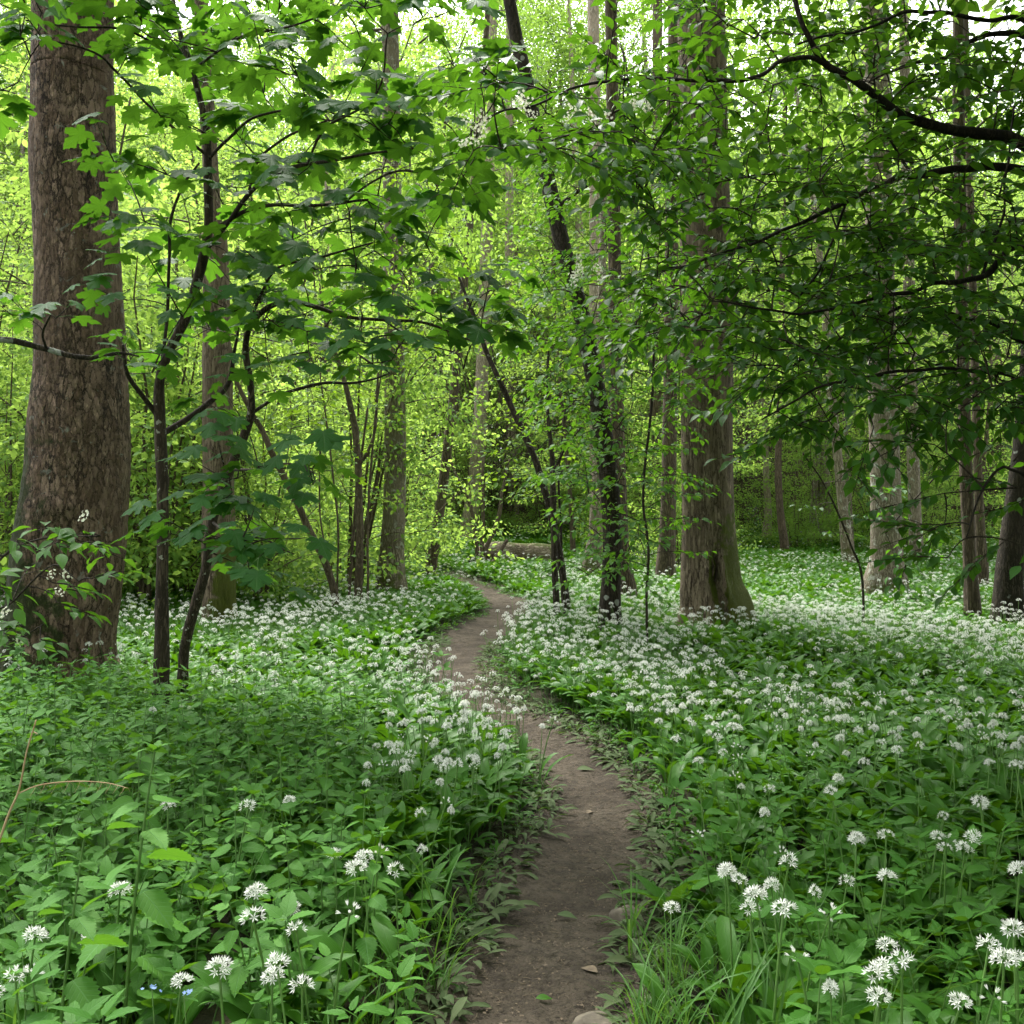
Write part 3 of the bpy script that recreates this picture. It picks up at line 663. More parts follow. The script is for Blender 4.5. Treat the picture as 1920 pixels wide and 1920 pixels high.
r, b, sk = stems_thing('slanting_hazel', 'bare brown hazel stem slanting left, rising from the flowers left of the path', 'shrub',
    [[(628, 1118, 14.4, 15), (612, 1060, 14.3, 14), (588, 1010, 14.3, 14), (560, 950, 14.2, 13), (530, 890, 14.2, 12), (508, 845, 14.1, 12), (490, 805, 14.1, 10), (470, 770, 14, 9), (440, 700, 14, 7), (425, 600, 14, 5)],
     [(632, 1110, 14.5, 4), (634, 1000, 14.5, 4), (620, 850, 14.5, 3.5), (600, 700, 14.4, 3)], [(624, 1110, 14.2, 4), (600, 960, 14.2, 3.5), (600, 820, 14.2, 3)]], M_HAZEL)
leafy(r, b, sk, boxes([(420, 640, 620, 900, 13.4, 15, 26)], 61), spray_flat, 61, M_BEECH, T_SMALL, uv=False, n=14, L=.5, size=.09)
r, b, sk = stems_thing('hazel_clump', 'upright hazel clump of several brown stems, left of the grey lichened trunk', 'shrub',
    [[(672, 1112, 14.9, 16), (674, 1000, 14.9, 14), (672, 900, 14.9, 13), (666, 810, 14.9, 12), (652, 740, 14.8, 10), (632, 670, 14.8, 8), (612, 610, 14.7, 6), (600, 540, 14.7, 4)],
     [(674, 870, 14.9, 7), (690, 845, 14.8, 6), (704, 800, 14.8, 5), (708, 700, 14.7, 4)], [(655, 1112, 15, 6), (660, 1020, 15, 6), (672, 900, 15, 5), (690, 760, 15, 4)],
     [(690, 1110, 14.8, 5), (690, 960, 14.8, 4), (700, 820, 14.8, 4), (715, 690, 14.8, 3), (735, 560, 14.9, 3), (745, 400, 15, 2.4), (740, 280, 15, 2)]], M_HAZEL)
leafy(r, b, sk, boxes([(560, 760, 560, 900, 14, 15.8, 34), (660, 830, 260, 660, 14.2, 16.5, 60)], 62), spray_flat, 62, M_BEECH, T_SMALL, uv=False, n=14, L=.5, size=.09)
r, b, sk = stems_thing('twin_sapling', 'pair of thin stems, one leaning far left, right of the path bend', 'shrub',
    [[(1062, 1132, 13.2, 14), (1052, 1050, 13.2, 14), (1036, 980, 13.2, 13), (1022, 920, 13.2, 13), (1002, 860, 13.2, 12), (976, 800, 13.2, 12), (950, 745, 13.2, 11), (930, 700, 13.1, 10), (912, 660, 13.1, 9), (890, 600, 13, 7), (860, 520, 13, 5)],
     [(1043, 1132, 13, 13), (1040, 1060, 13, 12), (1038, 960, 13, 11), (1036, 880, 13, 10), (1032, 820, 13, 8), (1025, 740, 13, 6), (1030, 640, 13, 4)],
     [(1037, 885, 13, 6), (1048, 865, 12.9, 5), (1060, 840, 12.8, 4), (1090, 800, 12.7, 3)], [(1055, 1130, 13.3, 6), (1052, 1000, 13.3, 5), (1048, 900, 13.3, 4), (1060, 760, 13.3, 3)]], M_TWIG)
leafy(r, b, sk, boxes([(900, 1110, 520, 900, 12.3, 14, 48), (1000, 1110, 880, 1000, 12.4, 13.5, 7)], 63), spray_flat, 63, M_BEECH, T_SMALL, uv=False, n=15, L=.5, size=.085)
r, b, sk = stems_thing('hazel_sprout', 'small three-stemmed hazel beside the left end of the fallen log', 'shrub',
    [[(895, 1045, 27, 8), (890, 990, 27, 7), (876, 930, 27, 6), (850, 880, 27, 5), (840, 820, 27, 3)], [(903, 1045, 27, 8), (906, 960, 27, 7), (905, 880, 27, 6), (915, 800, 27, 3)], [(905, 1043, 27, 9), (922, 1005, 27, 8), (936, 965, 27, 8), (942, 920, 27, 5), (955, 860, 27, 3)]], M_HAZEL)
leafy(r, b, sk, boxes([(830, 980, 780, 940, 26, 28, 16)], 64), spray_flat, 64, M_FAR, T_SMALL, uv=False, n=14, L=.7, size=.11)
r, b, sk = stems_thing('young_beech', 'young leafy tree in front of the dark leaning trunk', 'tree',
    [[(1213, 1125, 10.9, 5), (1216, 1030, 10.8, 5), (1206, 930, 10.8, 5), (1218, 800, 10.8, 5), (1226, 640, 10.8, 5), (1216, 480, 10.8, 4), (1212, 330, 10.8, 4), (1208, 240, 10.8, 3)]], M_TWIG)
leafy(r, b, sk, boxes([(1040, 1290, 600, 900, 9.6, 12, 120), (1060, 1270, 880, 1080, 9.8, 11.4, 46), (1000, 1300, 230, 640, 9.6, 12, 150)], 65), spray_flat, 65, M_ELM, T_OVAL, uv=True, n=20, L=.4, size=.088)
r, b, sk = stems_thing('leafy_sapling', 'thin dark sapling with drooping leaves in front of the blotchy tree', 'tree',
    [[(1617, 1085, 12.5, 5), (1595, 1020, 12.4, 4), (1570, 960, 12.3, 4), (1540, 900, 12.2, 3), (1505, 850, 12, 2.4)], [(1660, 1000, 12.4, 2.5), (1720, 930, 12.3, 3), (1790, 860, 12.2, 3)]], M_TWIG)
leafy(r, b, sk, boxes([(1500, 1760, 880, 1040, 11.5, 12.8, 14)], 66), spray_flat, 66, M_CHERRY, T_OVAL, uv=True, n=10, L=.4, size=.1)

# fallen log and the sawn pole that leans on it
la, lb = P(905, 1040, 27.5), P(1048, 1035, 28.4); la[2] = H1(la[0], la[1])+.3; lb[2] = H1(lb[0], lb[1])+.34
u = np.linspace(0, 1, 9)[:, None]; ln = la+(lb-la)*u; ln[:, 2] += .05*np.sin(u[:, 0]*5)
mb, _, _ = trunk_mb(ln, .3+.03*np.sin(np.arange(9)*1.3), 24, .16, 0, 71, .07)
root = empty('fallen_log', tuple((la+lb)/2-A(0, 0, .25)), 'mossy fallen log lying across the flowers beyond the bend', 'log'); o = (la+lb)/2-A(0, 0, .25)
mb.build('log_bark', M_LOG, root, o)
st = MB(); e = nrm(ln[0]-ln[1]); st.tube(np.array([ln[0]-e*.02, ln[0]+e*.012]), [.275, .27], 20); st.build('cut_end', M_CUT, root, o)
pa = P(918, 1046, 27); pb = P(951, 1012, 27.3); pa[2] = H1(pa[0], pa[1])-.05
mb, _, _ = trunk_mb(np.array([pa, (pa+pb)/2, pb]), [.06, .055, .05], 10, .08, 0, 72, .06); tag(mb.build('sawn_pole', M_BROWN, None, pa), 'sawn pole propped against the left end of the fallen log', 'pole')

# ------------------------------------------------------------------ sycamore saplings in front
def px_line(ln, d0, d1): n = len(ln); return [(a, b_, d0+(d1-d0)*i/(n-1), w_) for i, (a, b_, w_) in enumerate(ln)]
def sapling(name, label, stem, branches, targets, seed, n, size, mat=M_SAP):
    r, b, sk = stems_thing(name, label, 'tree', [stem], mat, 'stem', 16)
    for ln in branches:
        pts = np.array([P(a, b_, dd) for a, b_, dd, w_ in ln]); rd = np.array([w_/F*dd/2 for a, b_, dd, w_ in ln])
        S = np.concatenate(sk); k = np.argmin(np.linalg.norm(S-pts[0], axis=1)); pts[0] = S[k]
        c = catmull(np.column_stack([pts, rd]), 8); c[:, :3] += np.array([[.02*mnoise.noise(Vector(q*4)), .02*mnoise.noise(Vector(q*4+A(9, 0, 0))), .02*mnoise.noise(Vector(q*4+A(0, 9, 0)))] for q in c[:, :3]])*np.linspace(0, 1, len(c))[:, None]
        m_ = MB(); m_.tube(c[:, :3], np.maximum(c[:, 3], .002), 8); m_.build('branch', M_TWIG, r, b); sk.append(c[:, :3])
    leafy(r, b, sk, targets, spray_maple, seed, M_MAPLE, T_MAPLE, L=.17, n=n, size=size, r0=.006, sag=.1)
    return r, b
sapling('sycamore_sapling', 'nearer sycamore sapling with straight speckled stem, beside the thick scaly trunk',
    px_line([(303, 1250, 30), (303, 1180, 26), (303, 1080, 23), (304, 950, 22), (300, 830, 22), (300, 725, 19), (314, 672, 18), (350, 595, 18), (376, 510, 18), (388, 435, 17), (391, 360, 16), (391, 300, 15), (386, 240, 14), (373, 180, 12), (355, 115, 11), (334, 50, 9), (320, -20, 8), (308, -140, 6)], 7.0, 6.7),
    [px_line([(302, 790, 11), (285, 765, 10), (262, 735, 9), (240, 700, 8), (228, 650, 5)], 7, 6.6), px_line([(312, 818, 12), (345, 788, 11), (390, 755, 11), (425, 722, 10), (440, 650, 6), (452, 560, 4)], 7, 7.2),
     px_line([(302, 705, 7), (313, 600, 6.5), (316, 500, 6), (320, 420, 6), (342, 350, 5), (372, 305, 4)], 7, 6.7), px_line([(390, 440, 9), (418, 420, 8), (460, 396, 8), (520, 384, 7), (600, 388, 6), (690, 376, 4)], 6.9, 6.3),
     px_line([(388, 470, 10), (425, 420, 9), (470, 360, 9), (520, 325, 8), (600, 303, 7), (700, 288, 5), (800, 275, 4)], 6.9, 5.9), px_line([(455, 345, 5), (485, 300, 5), (530, 262, 5), (610, 226, 4)], 6.6, 6.1),
     px_line([(394, 297, 6), (425, 262, 6), (475, 222, 5), (540, 210, 4.5), (620, 222, 3)], 6.8, 6.2), px_line([(387, 290, 6), (330, 245, 6), (270, 190, 5), (215, 130, 5), (175, 100, 4), (80, 75, 3)], 6.8, 6.0),
     px_line([(362, 128, 6), (310, 95, 5), (240, 58, 5), (150, 52, 4), (50, 40, 3)], 6.8, 6.2), px_line([(380, 120, 5), (450, 70, 5), (540, 50, 4), (640, 10, 3)], 6.7, 6.0),
     px_line([(560, 310, 5), (610, 240, 5), (700, 180, 4), (730, 60, 3)], 6.2, 5.8), px_line([(640, 390, 4), (700, 340, 4), (760, 322, 4), (860, 350, 2.5)], 6.3, 5.8)],
    boxes([(205, 470, 0, 330, 6.0, 7.6, 26), (470, 770, 10, 330, 5.6, 7.2, 34), (740, 920, 20, 300, 5.5, 6.6, 13), (235, 520, 330, 700, 6.2, 7.6, 27), (520, 760, 330, 520, 5.8, 7, 16), (760, 880, 330, 490, 5.6, 6.4, 5), (-20, 110, 10, 90, 5.6, 6.3, 6), (-10, 45, 150, 215, 5.8, 6.2, 2), (150, 320, -60, 80, 6, 7, 8), (500, 720, -80, 40, 5.6, 6.6, 12)], 81), 81, 6, .17)
sapling('sycamore_sapling', 'crooked sycamore sapling bending right, its long arm reaching over the flowers',
    px_line([(343, 1245, 20), (352, 1190, 19), (368, 1130, 19), (385, 1070, 18), (396, 990, 17), (425, 900, 17), (452, 830, 17), (470, 775, 15), (468, 720, 13), (460, 660, 12), (468, 615, 11), (500, 578, 10), (545, 566, 9), (600, 578, 8), (650, 594, 7), (720, 600, 6), (800, 606, 5), (885, 640, 3)], 7.3, 6.4),
    [px_line([(478, 772, 7), (530, 740, 6), (600, 720, 6), (660, 716, 5), (730, 700, 3)], 7.0, 6.6), px_line([(466, 640, 7), (482, 570, 6), (520, 505, 5), (600, 480, 5), (700, 455, 3)], 6.9, 6.3), px_line([(430, 895, 6), (480, 880, 5), (540, 868, 4), (590, 890, 3)], 6.9, 6.0),
     px_line([(396, 990, 6), (430, 1000, 5), (490, 1010, 4), (550, 1040, 3)], 7, 6.0), px_line([(390, 1030, 4), (370, 1010, 4), (345, 1000, 3)], 7, 6.2), px_line([(720, 602, 4), (780, 640, 3), (850, 660, 2.5), (870, 690, 2)], 6.5, 6.1)],
    boxes([(460, 700, 470, 720, 6, 7, 22), (660, 930, 545, 640, 5.8, 6.6, 16), (690, 760, 640, 690, 5.6, 6, 3), (410, 470, 850, 950, 5.5, 6.2, 6), (530, 595, 850, 910, 5.6, 6, 5), (345, 560, 985, 1075, 5.5, 6.4, 13), (420, 470, 760, 800, 6, 6.4, 2)], 82), 82, 5, .165)

r, b, sk = stems_thing('lichened_sapling', 'young tree just beyond the left edge, its lichened branch crossing the scaly trunk', 'tree',
    [[(-330, 1330, 6.6, 34), (-325, 900, 6.6, 28), (-318, 500, 6.6, 24), (-300, 100, 6.6, 18), (-290, -400, 6.7, 10)],
     [(-318, 500, 6.6, 14), (-200, 520, 6.4, 14), (-40, 622, 6.2, 12), (30, 640, 6.2, 12), (90, 655, 6.2, 11), (140, 668, 6.2, 10), (185, 670, 6.2, 9), (225, 662, 6.2, 6), (262, 668, 6.2, 3)], [(88, 655, 6.2, 5), (80, 625, 6.1, 4), (95, 590, 6.0, 3)]], M_DARK)
leafy(r, b, sk, boxes([(-20, 120, 560, 650, 5.8, 6.3, 4), (-600, -150, -500, 500, 5.8, 7.2, 40), (225, 262, 670, 690, 6.1, 6.2, 1)], 83), spray_maple, 83, M_MAPLE, T_MAPLE, L=.12, n=4, size=.15, r0=.004)
# ------------------------------------------------------------------ bird cherry that overhangs from the right
def raceme(mb, p, d, rng, n=15, L=.09):
    d = nrm(d); q = []; dd = []; uu = []
    for i in range(n):
        f = (i+.5)/n; az = i*2.4; x = nrm(np.cross(d, A(.3, 1, .2))); y = np.cross(d, x)
        o = x*math.cos(az)+y*math.sin(az); c = p+d*L*f+o*.012
        for k in range(5):
            a = k*1.257+az; t1 = nrm(np.cross(o, A(.1, .2, 1))); t2 = np.cross(o, t1)
            q.append(c); dd.append(t1*math.cos(a)+t2*math.sin(a)+o*.25); uu.append(o)
    mb.batch(T_PETAL_W, np.array(q), frames(np.array(dd), np.array(uu)), np.full(len(q), .0085)); return mb
T_PETAL_W = (T_PETAL[0]*A(3, 1, 1), T_PETAL[1], T_PETAL[2], T_PETAL[3])
tx, ty = 3.95, 6.4; base = A(tx, ty, H1(tx, ty)); root = empty('bird_cherry_tree', base, 'dark leafy bird cherry overhanging from the right edge, with black limbs', 'tree')
mb, pts, _ = trunk_mb(np.array([base-A(0, 0, .1), base+A(-.05, -.1, 1.5), base+A(-.2, -.2, 3), base+A(0, -.2, 5), base+A(.2, 0, 7)]), [.16, .12, .1, .07, .02], 20, .08, .3, 91, .08)
mb.build('trunk', M_LIMB, root, base); sk = [pts[8:]]
T0 = lambda z, w_: ('t', z, w_)
LIMBS = [[('t', 2.6, 27), (1925, 276, 5.7, 24), (1800, 246, 5.6, 20), (1690, 214, 5.5, 18), (1620, 168, 5.4, 15), (1548, 110, 5.3, 13), (1518, 60, 5.2, 10), (1492, 8, 5.2, 9), (1470, -80, 5.2, 6)],
 [(1552, 112, 5.3, 10), (1520, 106, 5.25, 9), (1475, 110, 5.2, 9), (1425, 138, 5.1, 8), (1330, 150, 5.0, 7), (1200, 150, 4.9, 6), (1080, 165, 4.8, 5), (960, 205, 4.7, 4), (880, 235, 4.6, 3)],
 [('t', 2.9, 20), (1960, 330, 6.0, 17), (1810, 314, 5.9, 14), (1720, 326, 5.8, 13), (1660, 346, 5.7, 11), (1590, 378, 5.6, 10), (1490, 425, 5.5, 7), (1370, 470, 5.4, 5), (1240, 505, 5.3, 3)],
 [('t', 2.2, 16), (1930, 470, 5.6, 12), (1850, 510, 5.5, 11), (1760, 530, 5.4, 9), (1640, 560, 5.3, 7), (1500, 590, 5.2, 5), (1330, 560, 5.1, 3)],
 [('t', 1.7, 14), (1930, 640, 6.2, 11), (1830, 600, 6.1, 9), (1700, 580, 6.0, 7), (1560, 640, 5.9, 5), (1470, 700, 5.8, 4)],
 [('t', 1.5, 12), (1930, 720, 5.5, 9), (1800, 690, 5.4, 7), (1650, 700, 5.3, 6), (1530, 735, 5.2, 5), (1430, 790, 5.1, 3)],
 [('t', 3.4, 16), (1930, 70, 6.2, 12), (1850, 66, 6.1, 10), (1780, 104, 6.0, 8), (1660, 140, 5.9, 5)], [('t', 3.5, 14), (1930, 50, 5.6, 10), (1840, 36, 5.5, 8), (1710, 22, 5.4, 7), (1600, 60, 5.3, 5), (1500, 80, 5.3, 4)],
 [(1715, 330, 5.8, 6), (1660, 250, 5.8, 5), (1640, 150, 5.8, 4), (1650, 60, 5.8, 3)], [(1590, 380, 5.6, 6), (1560, 460, 5.6, 5), (1500, 560, 5.5, 4)], [(1840, 510, 5.5, 6), (1880, 400, 5.7, 5), (1900, 200, 5.9, 4)],
 [('t', 1.2, 9), (1930, 900, 5.0, 6), (1880, 880, 4.9, 5), (1840, 930, 4.8, 4), (1810, 1000, 4.7, 3)]]
for ln in LIMBS:
    S = np.concatenate(sk); pp, rr = [], []
    for e in ln:
        if e[0] == 't': q1 = P(*ln[1][:3]); pp.append(A(base[0]-.1, base[1]-.12, q1[2]-.3+.1*(q1[2]>4))); rr.append(e[2]/F*6/2)
        else: pp.append(P(e[0], e[1], e[2])); rr.append(e[3]/F*e[2]/2)
    pp = np.array(pp)
    if ln[0][0] != 't': pp[0] = S[np.argmin(np.linalg.norm(S-pp[0], axis=1))]
    c = catmull(np.column_stack([pp, rr]), 9); c[:, :3] += np.array([[.025*mnoise.noise(Vector(q*4)), .025*mnoise.noise(Vector(q*4+A(9, 0, 0))), .03*mnoise.noise(Vector(q*5+A(0, 9, 0)))] for q in c[:, :3]])*np.minimum(1, np.linspace(0, 4, len(c)))[:, None]
    m_ = MB(); m_.tube(c[:, :3], np.maximum(c[:, 3], .002)*np.array([1+.15*mnoise.noise(Vector(q*9)) for q in c[:, :3]]), 10); m_.build('limb', M_LIMB, root, base); sk.append(c[:, :3])
rng = np.random.default_rng(97); ry = rng.uniform(3.2, 8.8, 950); shade_sprays = np.column_stack([rng.uniform(1.2, 5.8, 950), ry, 1.75+.5*ry+rng.uniform(0, 2.6, 950)])  # sprays above the view, added to shade the right bank
tg = boxes([(1290, 1940, 20, 330, 4.9, 6.8, 115), (1380, 1960, 330, 680, 4.9, 6.8, 190), (1180, 1420, 300, 640, 4.8, 6.2, 62), (1400, 1960, 640, 830, 4.8, 6.4, 62), (880, 1290, 150, 290, 4.3, 5.2, 34), (1100, 1300, 60, 200, 4.8, 5.6, 10), (1740, 1960, 830, 1080, 4.6, 5.6, 12), (1960, 2500, -100, 900, 4.4, 7.5, 110), (1250, 2400, -700, 20, 4.2, 7.4, 130)], 92)  # last box: more overhead sprays out of view, added for shade
tg = np.vstack([tg, shade_sprays])
leafy(root, base, sk, tg, spray_flat, 92, M_CHERRY, T_OVAL, n=22, L=.36, size=.085, r0=.007)
rng = np.random.default_rng(93); bl = MB()
for px, py, d in [(965, 206, 4.6), (985, 210, 4.65), (1072, 212, 4.6), (1092, 208, 4.6), (1110, 215, 4.65), (1185, 192, 4.7), (1200, 198, 4.7), (1208, 210, 4.7), (895, 240, 4.5), (905, 246, 4.5), (1230, 445, 5.2), (1225, 438, 5.2), (1080, 515, 5.2), (1095, 505, 5.2), (860, 265, 4.5), (1700, 330, 5.0), (1120, 500, 5.2)]:
    for k in range(2): raceme(bl, P(px+rng.normal(0, 5), py+rng.normal(0, 4), d), rng.normal(0, .6, 3)+A(0, 0, .3), rng)
bl.build('blossom', M_CREAM, root, base)

# blossoming bush in front of the scaly trunk
r, b, sk = stems_thing('blossom_bush', 'small bush with white blossom in front of the scaly trunk, at the left edge', 'shrub',
    [[(-60, 1300, 5.0, 8), (-40, 1150, 4.9, 7), (0, 1050, 4.8, 5), (80, 1010, 4.7, 4), (190, 1005, 4.6, 3)], [(-50, 1200, 5, 5), (20, 1130, 4.8, 4), (100, 1060, 4.7, 3), (150, 1090, 4.6, 2)], [(-40, 1230, 5, 5), (30, 1200, 4.8, 3), (80, 1170, 4.7, 2)]], M_TWIG)
leafy(r, b, sk, boxes([(-30, 40, 980, 1200, 4.5, 5, 8), (40, 200, 985, 1030, 4.4, 4.8, 6), (60, 190, 1080, 1130, 4.5, 4.8, 4), (10, 90, 1150, 1200, 4.5, 4.8, 4)], 94), spray_flat, 94, M_ELM, T_OVAL, n=7, L=.17, size=.088, r0=.004)
bl = MB()
for px, py in [(152, 978), (100, 1072), (115, 1070), (117, 1112), (28, 1192), (18, 1140)]:
    raceme(bl, P(px, py, 4.62), rng.normal(0, .4, 3)+A(0, 0, -.5), rng, 11, .055)
bl.build('blossom', M_CREAM, r, b)

# ------------------------------------------------------------------ undergrowth shapes
def arc_leaf(mb, rng, az, L, w, a0, a1, prof, stalk=.25, mat=0, org=(0, 0, 0), keel=.3):
    """a blade that rises and arches over: a0, a1 are its angles from the vertical at foot and tip"""
    n = len(prof); s = np.linspace(0, 1, n); an = a0+(a1-a0)*s**1.3
    ds = L/(n-1); r = np.concatenate([[0], np.cumsum(np.sin(an[:-1])*ds)]); z = np.concatenate([[0], np.cumsum(np.cos(an[:-1])*ds)])
    x = A(math.cos(az), math.sin(az), 0); y = A(-math.sin(az), math.cos(az), 0)
    ce = np.asarray(org)+r[:, None]*x+z[:, None]*A(0, 0, 1); nm = -np.cos(an)[:, None]*x+np.sin(an)[:, None]*A(0, 0, 1)
    tw = rng.normal(0, .25); V, U = [], []
    for i in range(n):
        wd = prof[i]*w
        side = nrm(y*math.cos(tw*s[i])+nm[i]*math.sin(tw*s[i]))
        for k in (-1, 0, 1):
            V.append(ce[i]+side*k*wd+(nm[i]*keel*wd*(1+.3*math.sin(i*2.1)) if k else 0)); U.append((k*prof[i]*.45, s[i]))
    q = []
    for i in range(n-1):
        for j in (0, 1): q += [i*3+j, i*3+j+1, i*3+4+j, i*3+3+j]
    mb.add(np.array(V), q, np.full((n-1)*2, 4), mat, np.array(U))
PG = [.06, .07, .12, .45, .82, 1, .92, .6, .05]
PGR = [.5, .8, 1, .9, .7, .4, .05]
def garlic_clump(seed, nl=5, sc=1.0, flat=0):
    rng = np.random.default_rng(seed); mb = MB()
    for k in range(nl):
        arc_leaf(mb, rng, k*2.4+rng.normal(0, .4), sc*rng.uniform(.24, .36), sc*rng.uniform(.024, .036), rng.uniform(.08, .4)+flat, rng.uniform(1.5, 2.2)+flat*.3, PG, org=(rng.normal(0, .02), rng.normal(0, .02), 0))
    return mb
def herb_plant(seed, h, whorls, lw, size):
    rng = np.random.default_rng(seed); mb = MB(); lv = Leaves()
    lean = rng.normal(0, .12, 2); u = np.linspace(0, 1, 4)[:, None]
    st = A(lean[0], lean[1], 0)*h*u**2+A(0, 0, h)*u; mb.tube(st, [.0028, .0025, .002, .0015], 4, 1, cap=False)
    for k in range(whorls):
        f = .35+.65*k/max(1, whorls-1); p = A(lean[0], lean[1], 0)*h*f*f+A(0, 0, h*f)
        for j in range(lw):
            az = j*2*math.pi/lw+k*.8+rng.normal(0, .15); up = rng.uniform(-.25, .45) if k < whorls-1 else rng.uniform(.25, .8)
            d = nrm(A(math.cos(az), math.sin(az), up)); lv.add((p+d*.012)[None], d[None], nrm(A(0, 0, 1)+rng.normal(0, .25, 3))[None], np.array([size*rng.uniform(.7, 1.1)*(1 if k else .7)]))
    lv.into(mb, T_HERB, 0); return mb
def grass_tuft(seed, n, h):
    rng = np.random.default_rng(seed); mb = MB()
    for k in range(n): arc_leaf(mb, rng, rng.uniform(0, 6.28), h*rng.uniform(.6, 1.1), rng.uniform(.002, .0042), rng.uniform(.02, .5), rng.uniform(.9, 2.2), PGR, org=(rng.normal(0, .03), rng.normal(0, .03), 0), keel=.5)
    return mb
def flower_head(mb, rng, p, nf, R, pet, ped=True, mat=0, stemmat=1):
    q, dd, uu = [], [], []
    for i in range(nf):
        f = (i+.5)/nf; inc = math.acos(1-1.05*f); az = i*2.39996+rng.normal(0, .2)
        o = nrm(A(math.sin(inc)*math.cos(az), math.sin(inc)*math.sin(az), math.cos(inc)*.9+.12)); c = p+o*R*rng.uniform(.8, 1.08)
        if ped: mb.tube(np.array([p, p+o*R*.55+A(0, 0, .002), c]), [.0008, .0006, .0005], 3, stemmat, cap=False)
        t1 = nrm(np.cross(o, A(.3, .2, 1))); t2 = np.cross(o, t1); op = rng.uniform(.3, 1.1) if nf > 7 else rng.uniform(1.6, 3)
        for k in range(6):
            a = k*math.pi/3+az; e = t1*math.cos(a)+t2*math.sin(a)+o*op; q.append(c); dd.append(nrm(e)); uu.append(o)
    mb.batch(T_PETAL, np.array(q), frames(np.array(dd), np.array(uu)), np.full(len(q), pet), mat)
def garlic_flower_far(seed, nf=13, R_=.0205, pet=.0115):
    rng = np.random.default_rng(seed); mb = MB(); h = rng.uniform(.33, .42); ln = rng.normal(0, .03, 2)
    mb.tube(np.array([[0, 0, 0], [ln[0]*.4, ln[1]*.4, h*.5], [ln[0], ln[1], h]]), [.0026, .0022, .002], 3, 1, cap=False)
    flower_head(mb, rng, A(ln[0], ln[1], h), nf, R_, pet, False); return mb

HID = {}
def proto_col(name, meshes):
    c = bpy.data.collections.new(name)
    for k, me in enumerate(meshes):
        o = bpy.data.objects.new(f'{name}_shape_{k:02d}', me); c.objects.link(o)
    return c
def scatter(name, pts, rot, scl, idx, coll, mats, label):
    me = bpy.data.meshes.new(name); me.vertices.add(len(pts)); me.vertices.foreach_set('co', np.asarray(pts, np.float32).ravel())
    for an, ty, dat, key in (('rot', 'FLOAT_VECTOR', rot, 'vector'), ('scl', 'FLOAT', scl, 'value'), ('idx', 'INT', idx, 'value')):
        at = me.attributes.new(an, ty, 'POINT'); at.data.foreach_set(key, np.asarray(dat, np.float32 if ty != 'INT' else np.int32).ravel())
    o = bpy.data.objects.new(name, me); COL.objects.link(o); tag(o, label, None, None, 'stuff')
    for m in mats: me.materials.append(m)
    g = bpy.data.node_groups.new(name+'_scatter', 'GeometryNodeTree')
    g.interface.new_socket('Geometry', in_out='INPUT', socket_type='NodeSocketGeometry'); g.interface.new_socket('Geometry', in_out='OUTPUT', socket_type='NodeSocketGeometry')
    n = g.nodes; i = n.new('NodeGroupInput'); ou = n.new('NodeGroupOutput'); ip = n.new('GeometryNodeInstanceOnPoints'); ci = n.new('GeometryNodeCollectionInfo')
    ci.inputs['Collection'].default_value = coll; ci.inputs['Separate Children'].default_value = True; ci.inputs['Reset Children'].default_value = True
    def att(nm, ty):
        a = n.new('GeometryNodeInputNamedAttribute'); a.data_type = ty; a.inputs[0].default_value = nm; return a.outputs[0]
    l = g.links; l.new(i.outputs[0], ip.inputs['Points']); l.new(ci.outputs[0], ip.inputs['Instance']); ip.inputs['Pick Instance'].default_value = True
    l.new(att('idx', 'INT'), ip.inputs['Instance Index']); l.new(att('rot', 'FLOAT_VECTOR'), ip.inputs['Rotation']); l.new(att('scl', 'FLOAT'), ip.inputs['Scale'])
    l.new(ip.outputs[0], ou.inputs[0]); md = o.modifiers.new('scatter', 'NODES'); md.node_group = g; return o
rs = np.random.default_rng(101)
def wedge(n, d0, d1, m=.58, w=.4):
    y = np.sqrt(rs.uniform(d0*d0, d1*d1, n)); x = rs.uniform(-1, 1, n)*(m*y+w); return x, y
def pxof(x, y): return 960+x/y*F
def edge_ok(x, y, m): return (path_dist(x, y) > path_w(y)*.5+m) & ~((x > -1.3) & (x < 1.6) & (y > 25.6) & (y < 28.6))
def patch(x, y, s, seed): return np.array([mnoise.noise(Vector((a*s+seed, b_*s, seed*1.7))) for a, b_ in zip(x, y)])
def nettle_zone(x, y):                  # the nettle bed: left of the path, in front
    return np.clip((-x-.30-.10*(y-3))/.35, 0, 1)*np.clip((7.3+.8*(x < -2.2)-y)/1.0, 0, 1)
def rots(n, t): return np.column_stack([rs.normal(0, t, n), rs.normal(0, t, n), rs.uniform(0, 6.283, n)])

# leaf carpet
gl = [garlic_clump(200+k, 5+k % 2, 1.0).mesh('garlic_leaves', [M_GARLIC], uv=True) for k in range(5)]+[garlic_clump(210+k, 4, .8, .45).mesh('garlic_leaves', [M_GARLIC], uv=True) for k in range(2)]
cg = proto_col('garlic_leaf', gl)
X, Y = [], []
for n, d0, d1 in ((8600, 1.6, 8), (18500, 8, 20), (16000, 20, 40), (7000, 40, 75)):
    x, y = wedge(n, d0, d1, .58, 2.6); X.append(x); Y.append(y)
X = np.concatenate(X); Y = np.concatenate(Y)
k = edge_ok(X, Y, .05) & (rs.uniform(0, 1, len(X)) > nettle_zone(X, Y)*.55)
X, Y = X[k], Y[k]; edge = np.clip((path_dist(X, Y)-path_w(Y)*.5)/.35, .35, 1)
dist = np.clip((Y-14)/40, 0, 1)
sc = rs.uniform(.75, 1.15, len(X))*edge*(1+dist*1.3)*(1-.2*nettle_zone(X, Y))*(.92+.25*patch(X, Y, .5, 3))
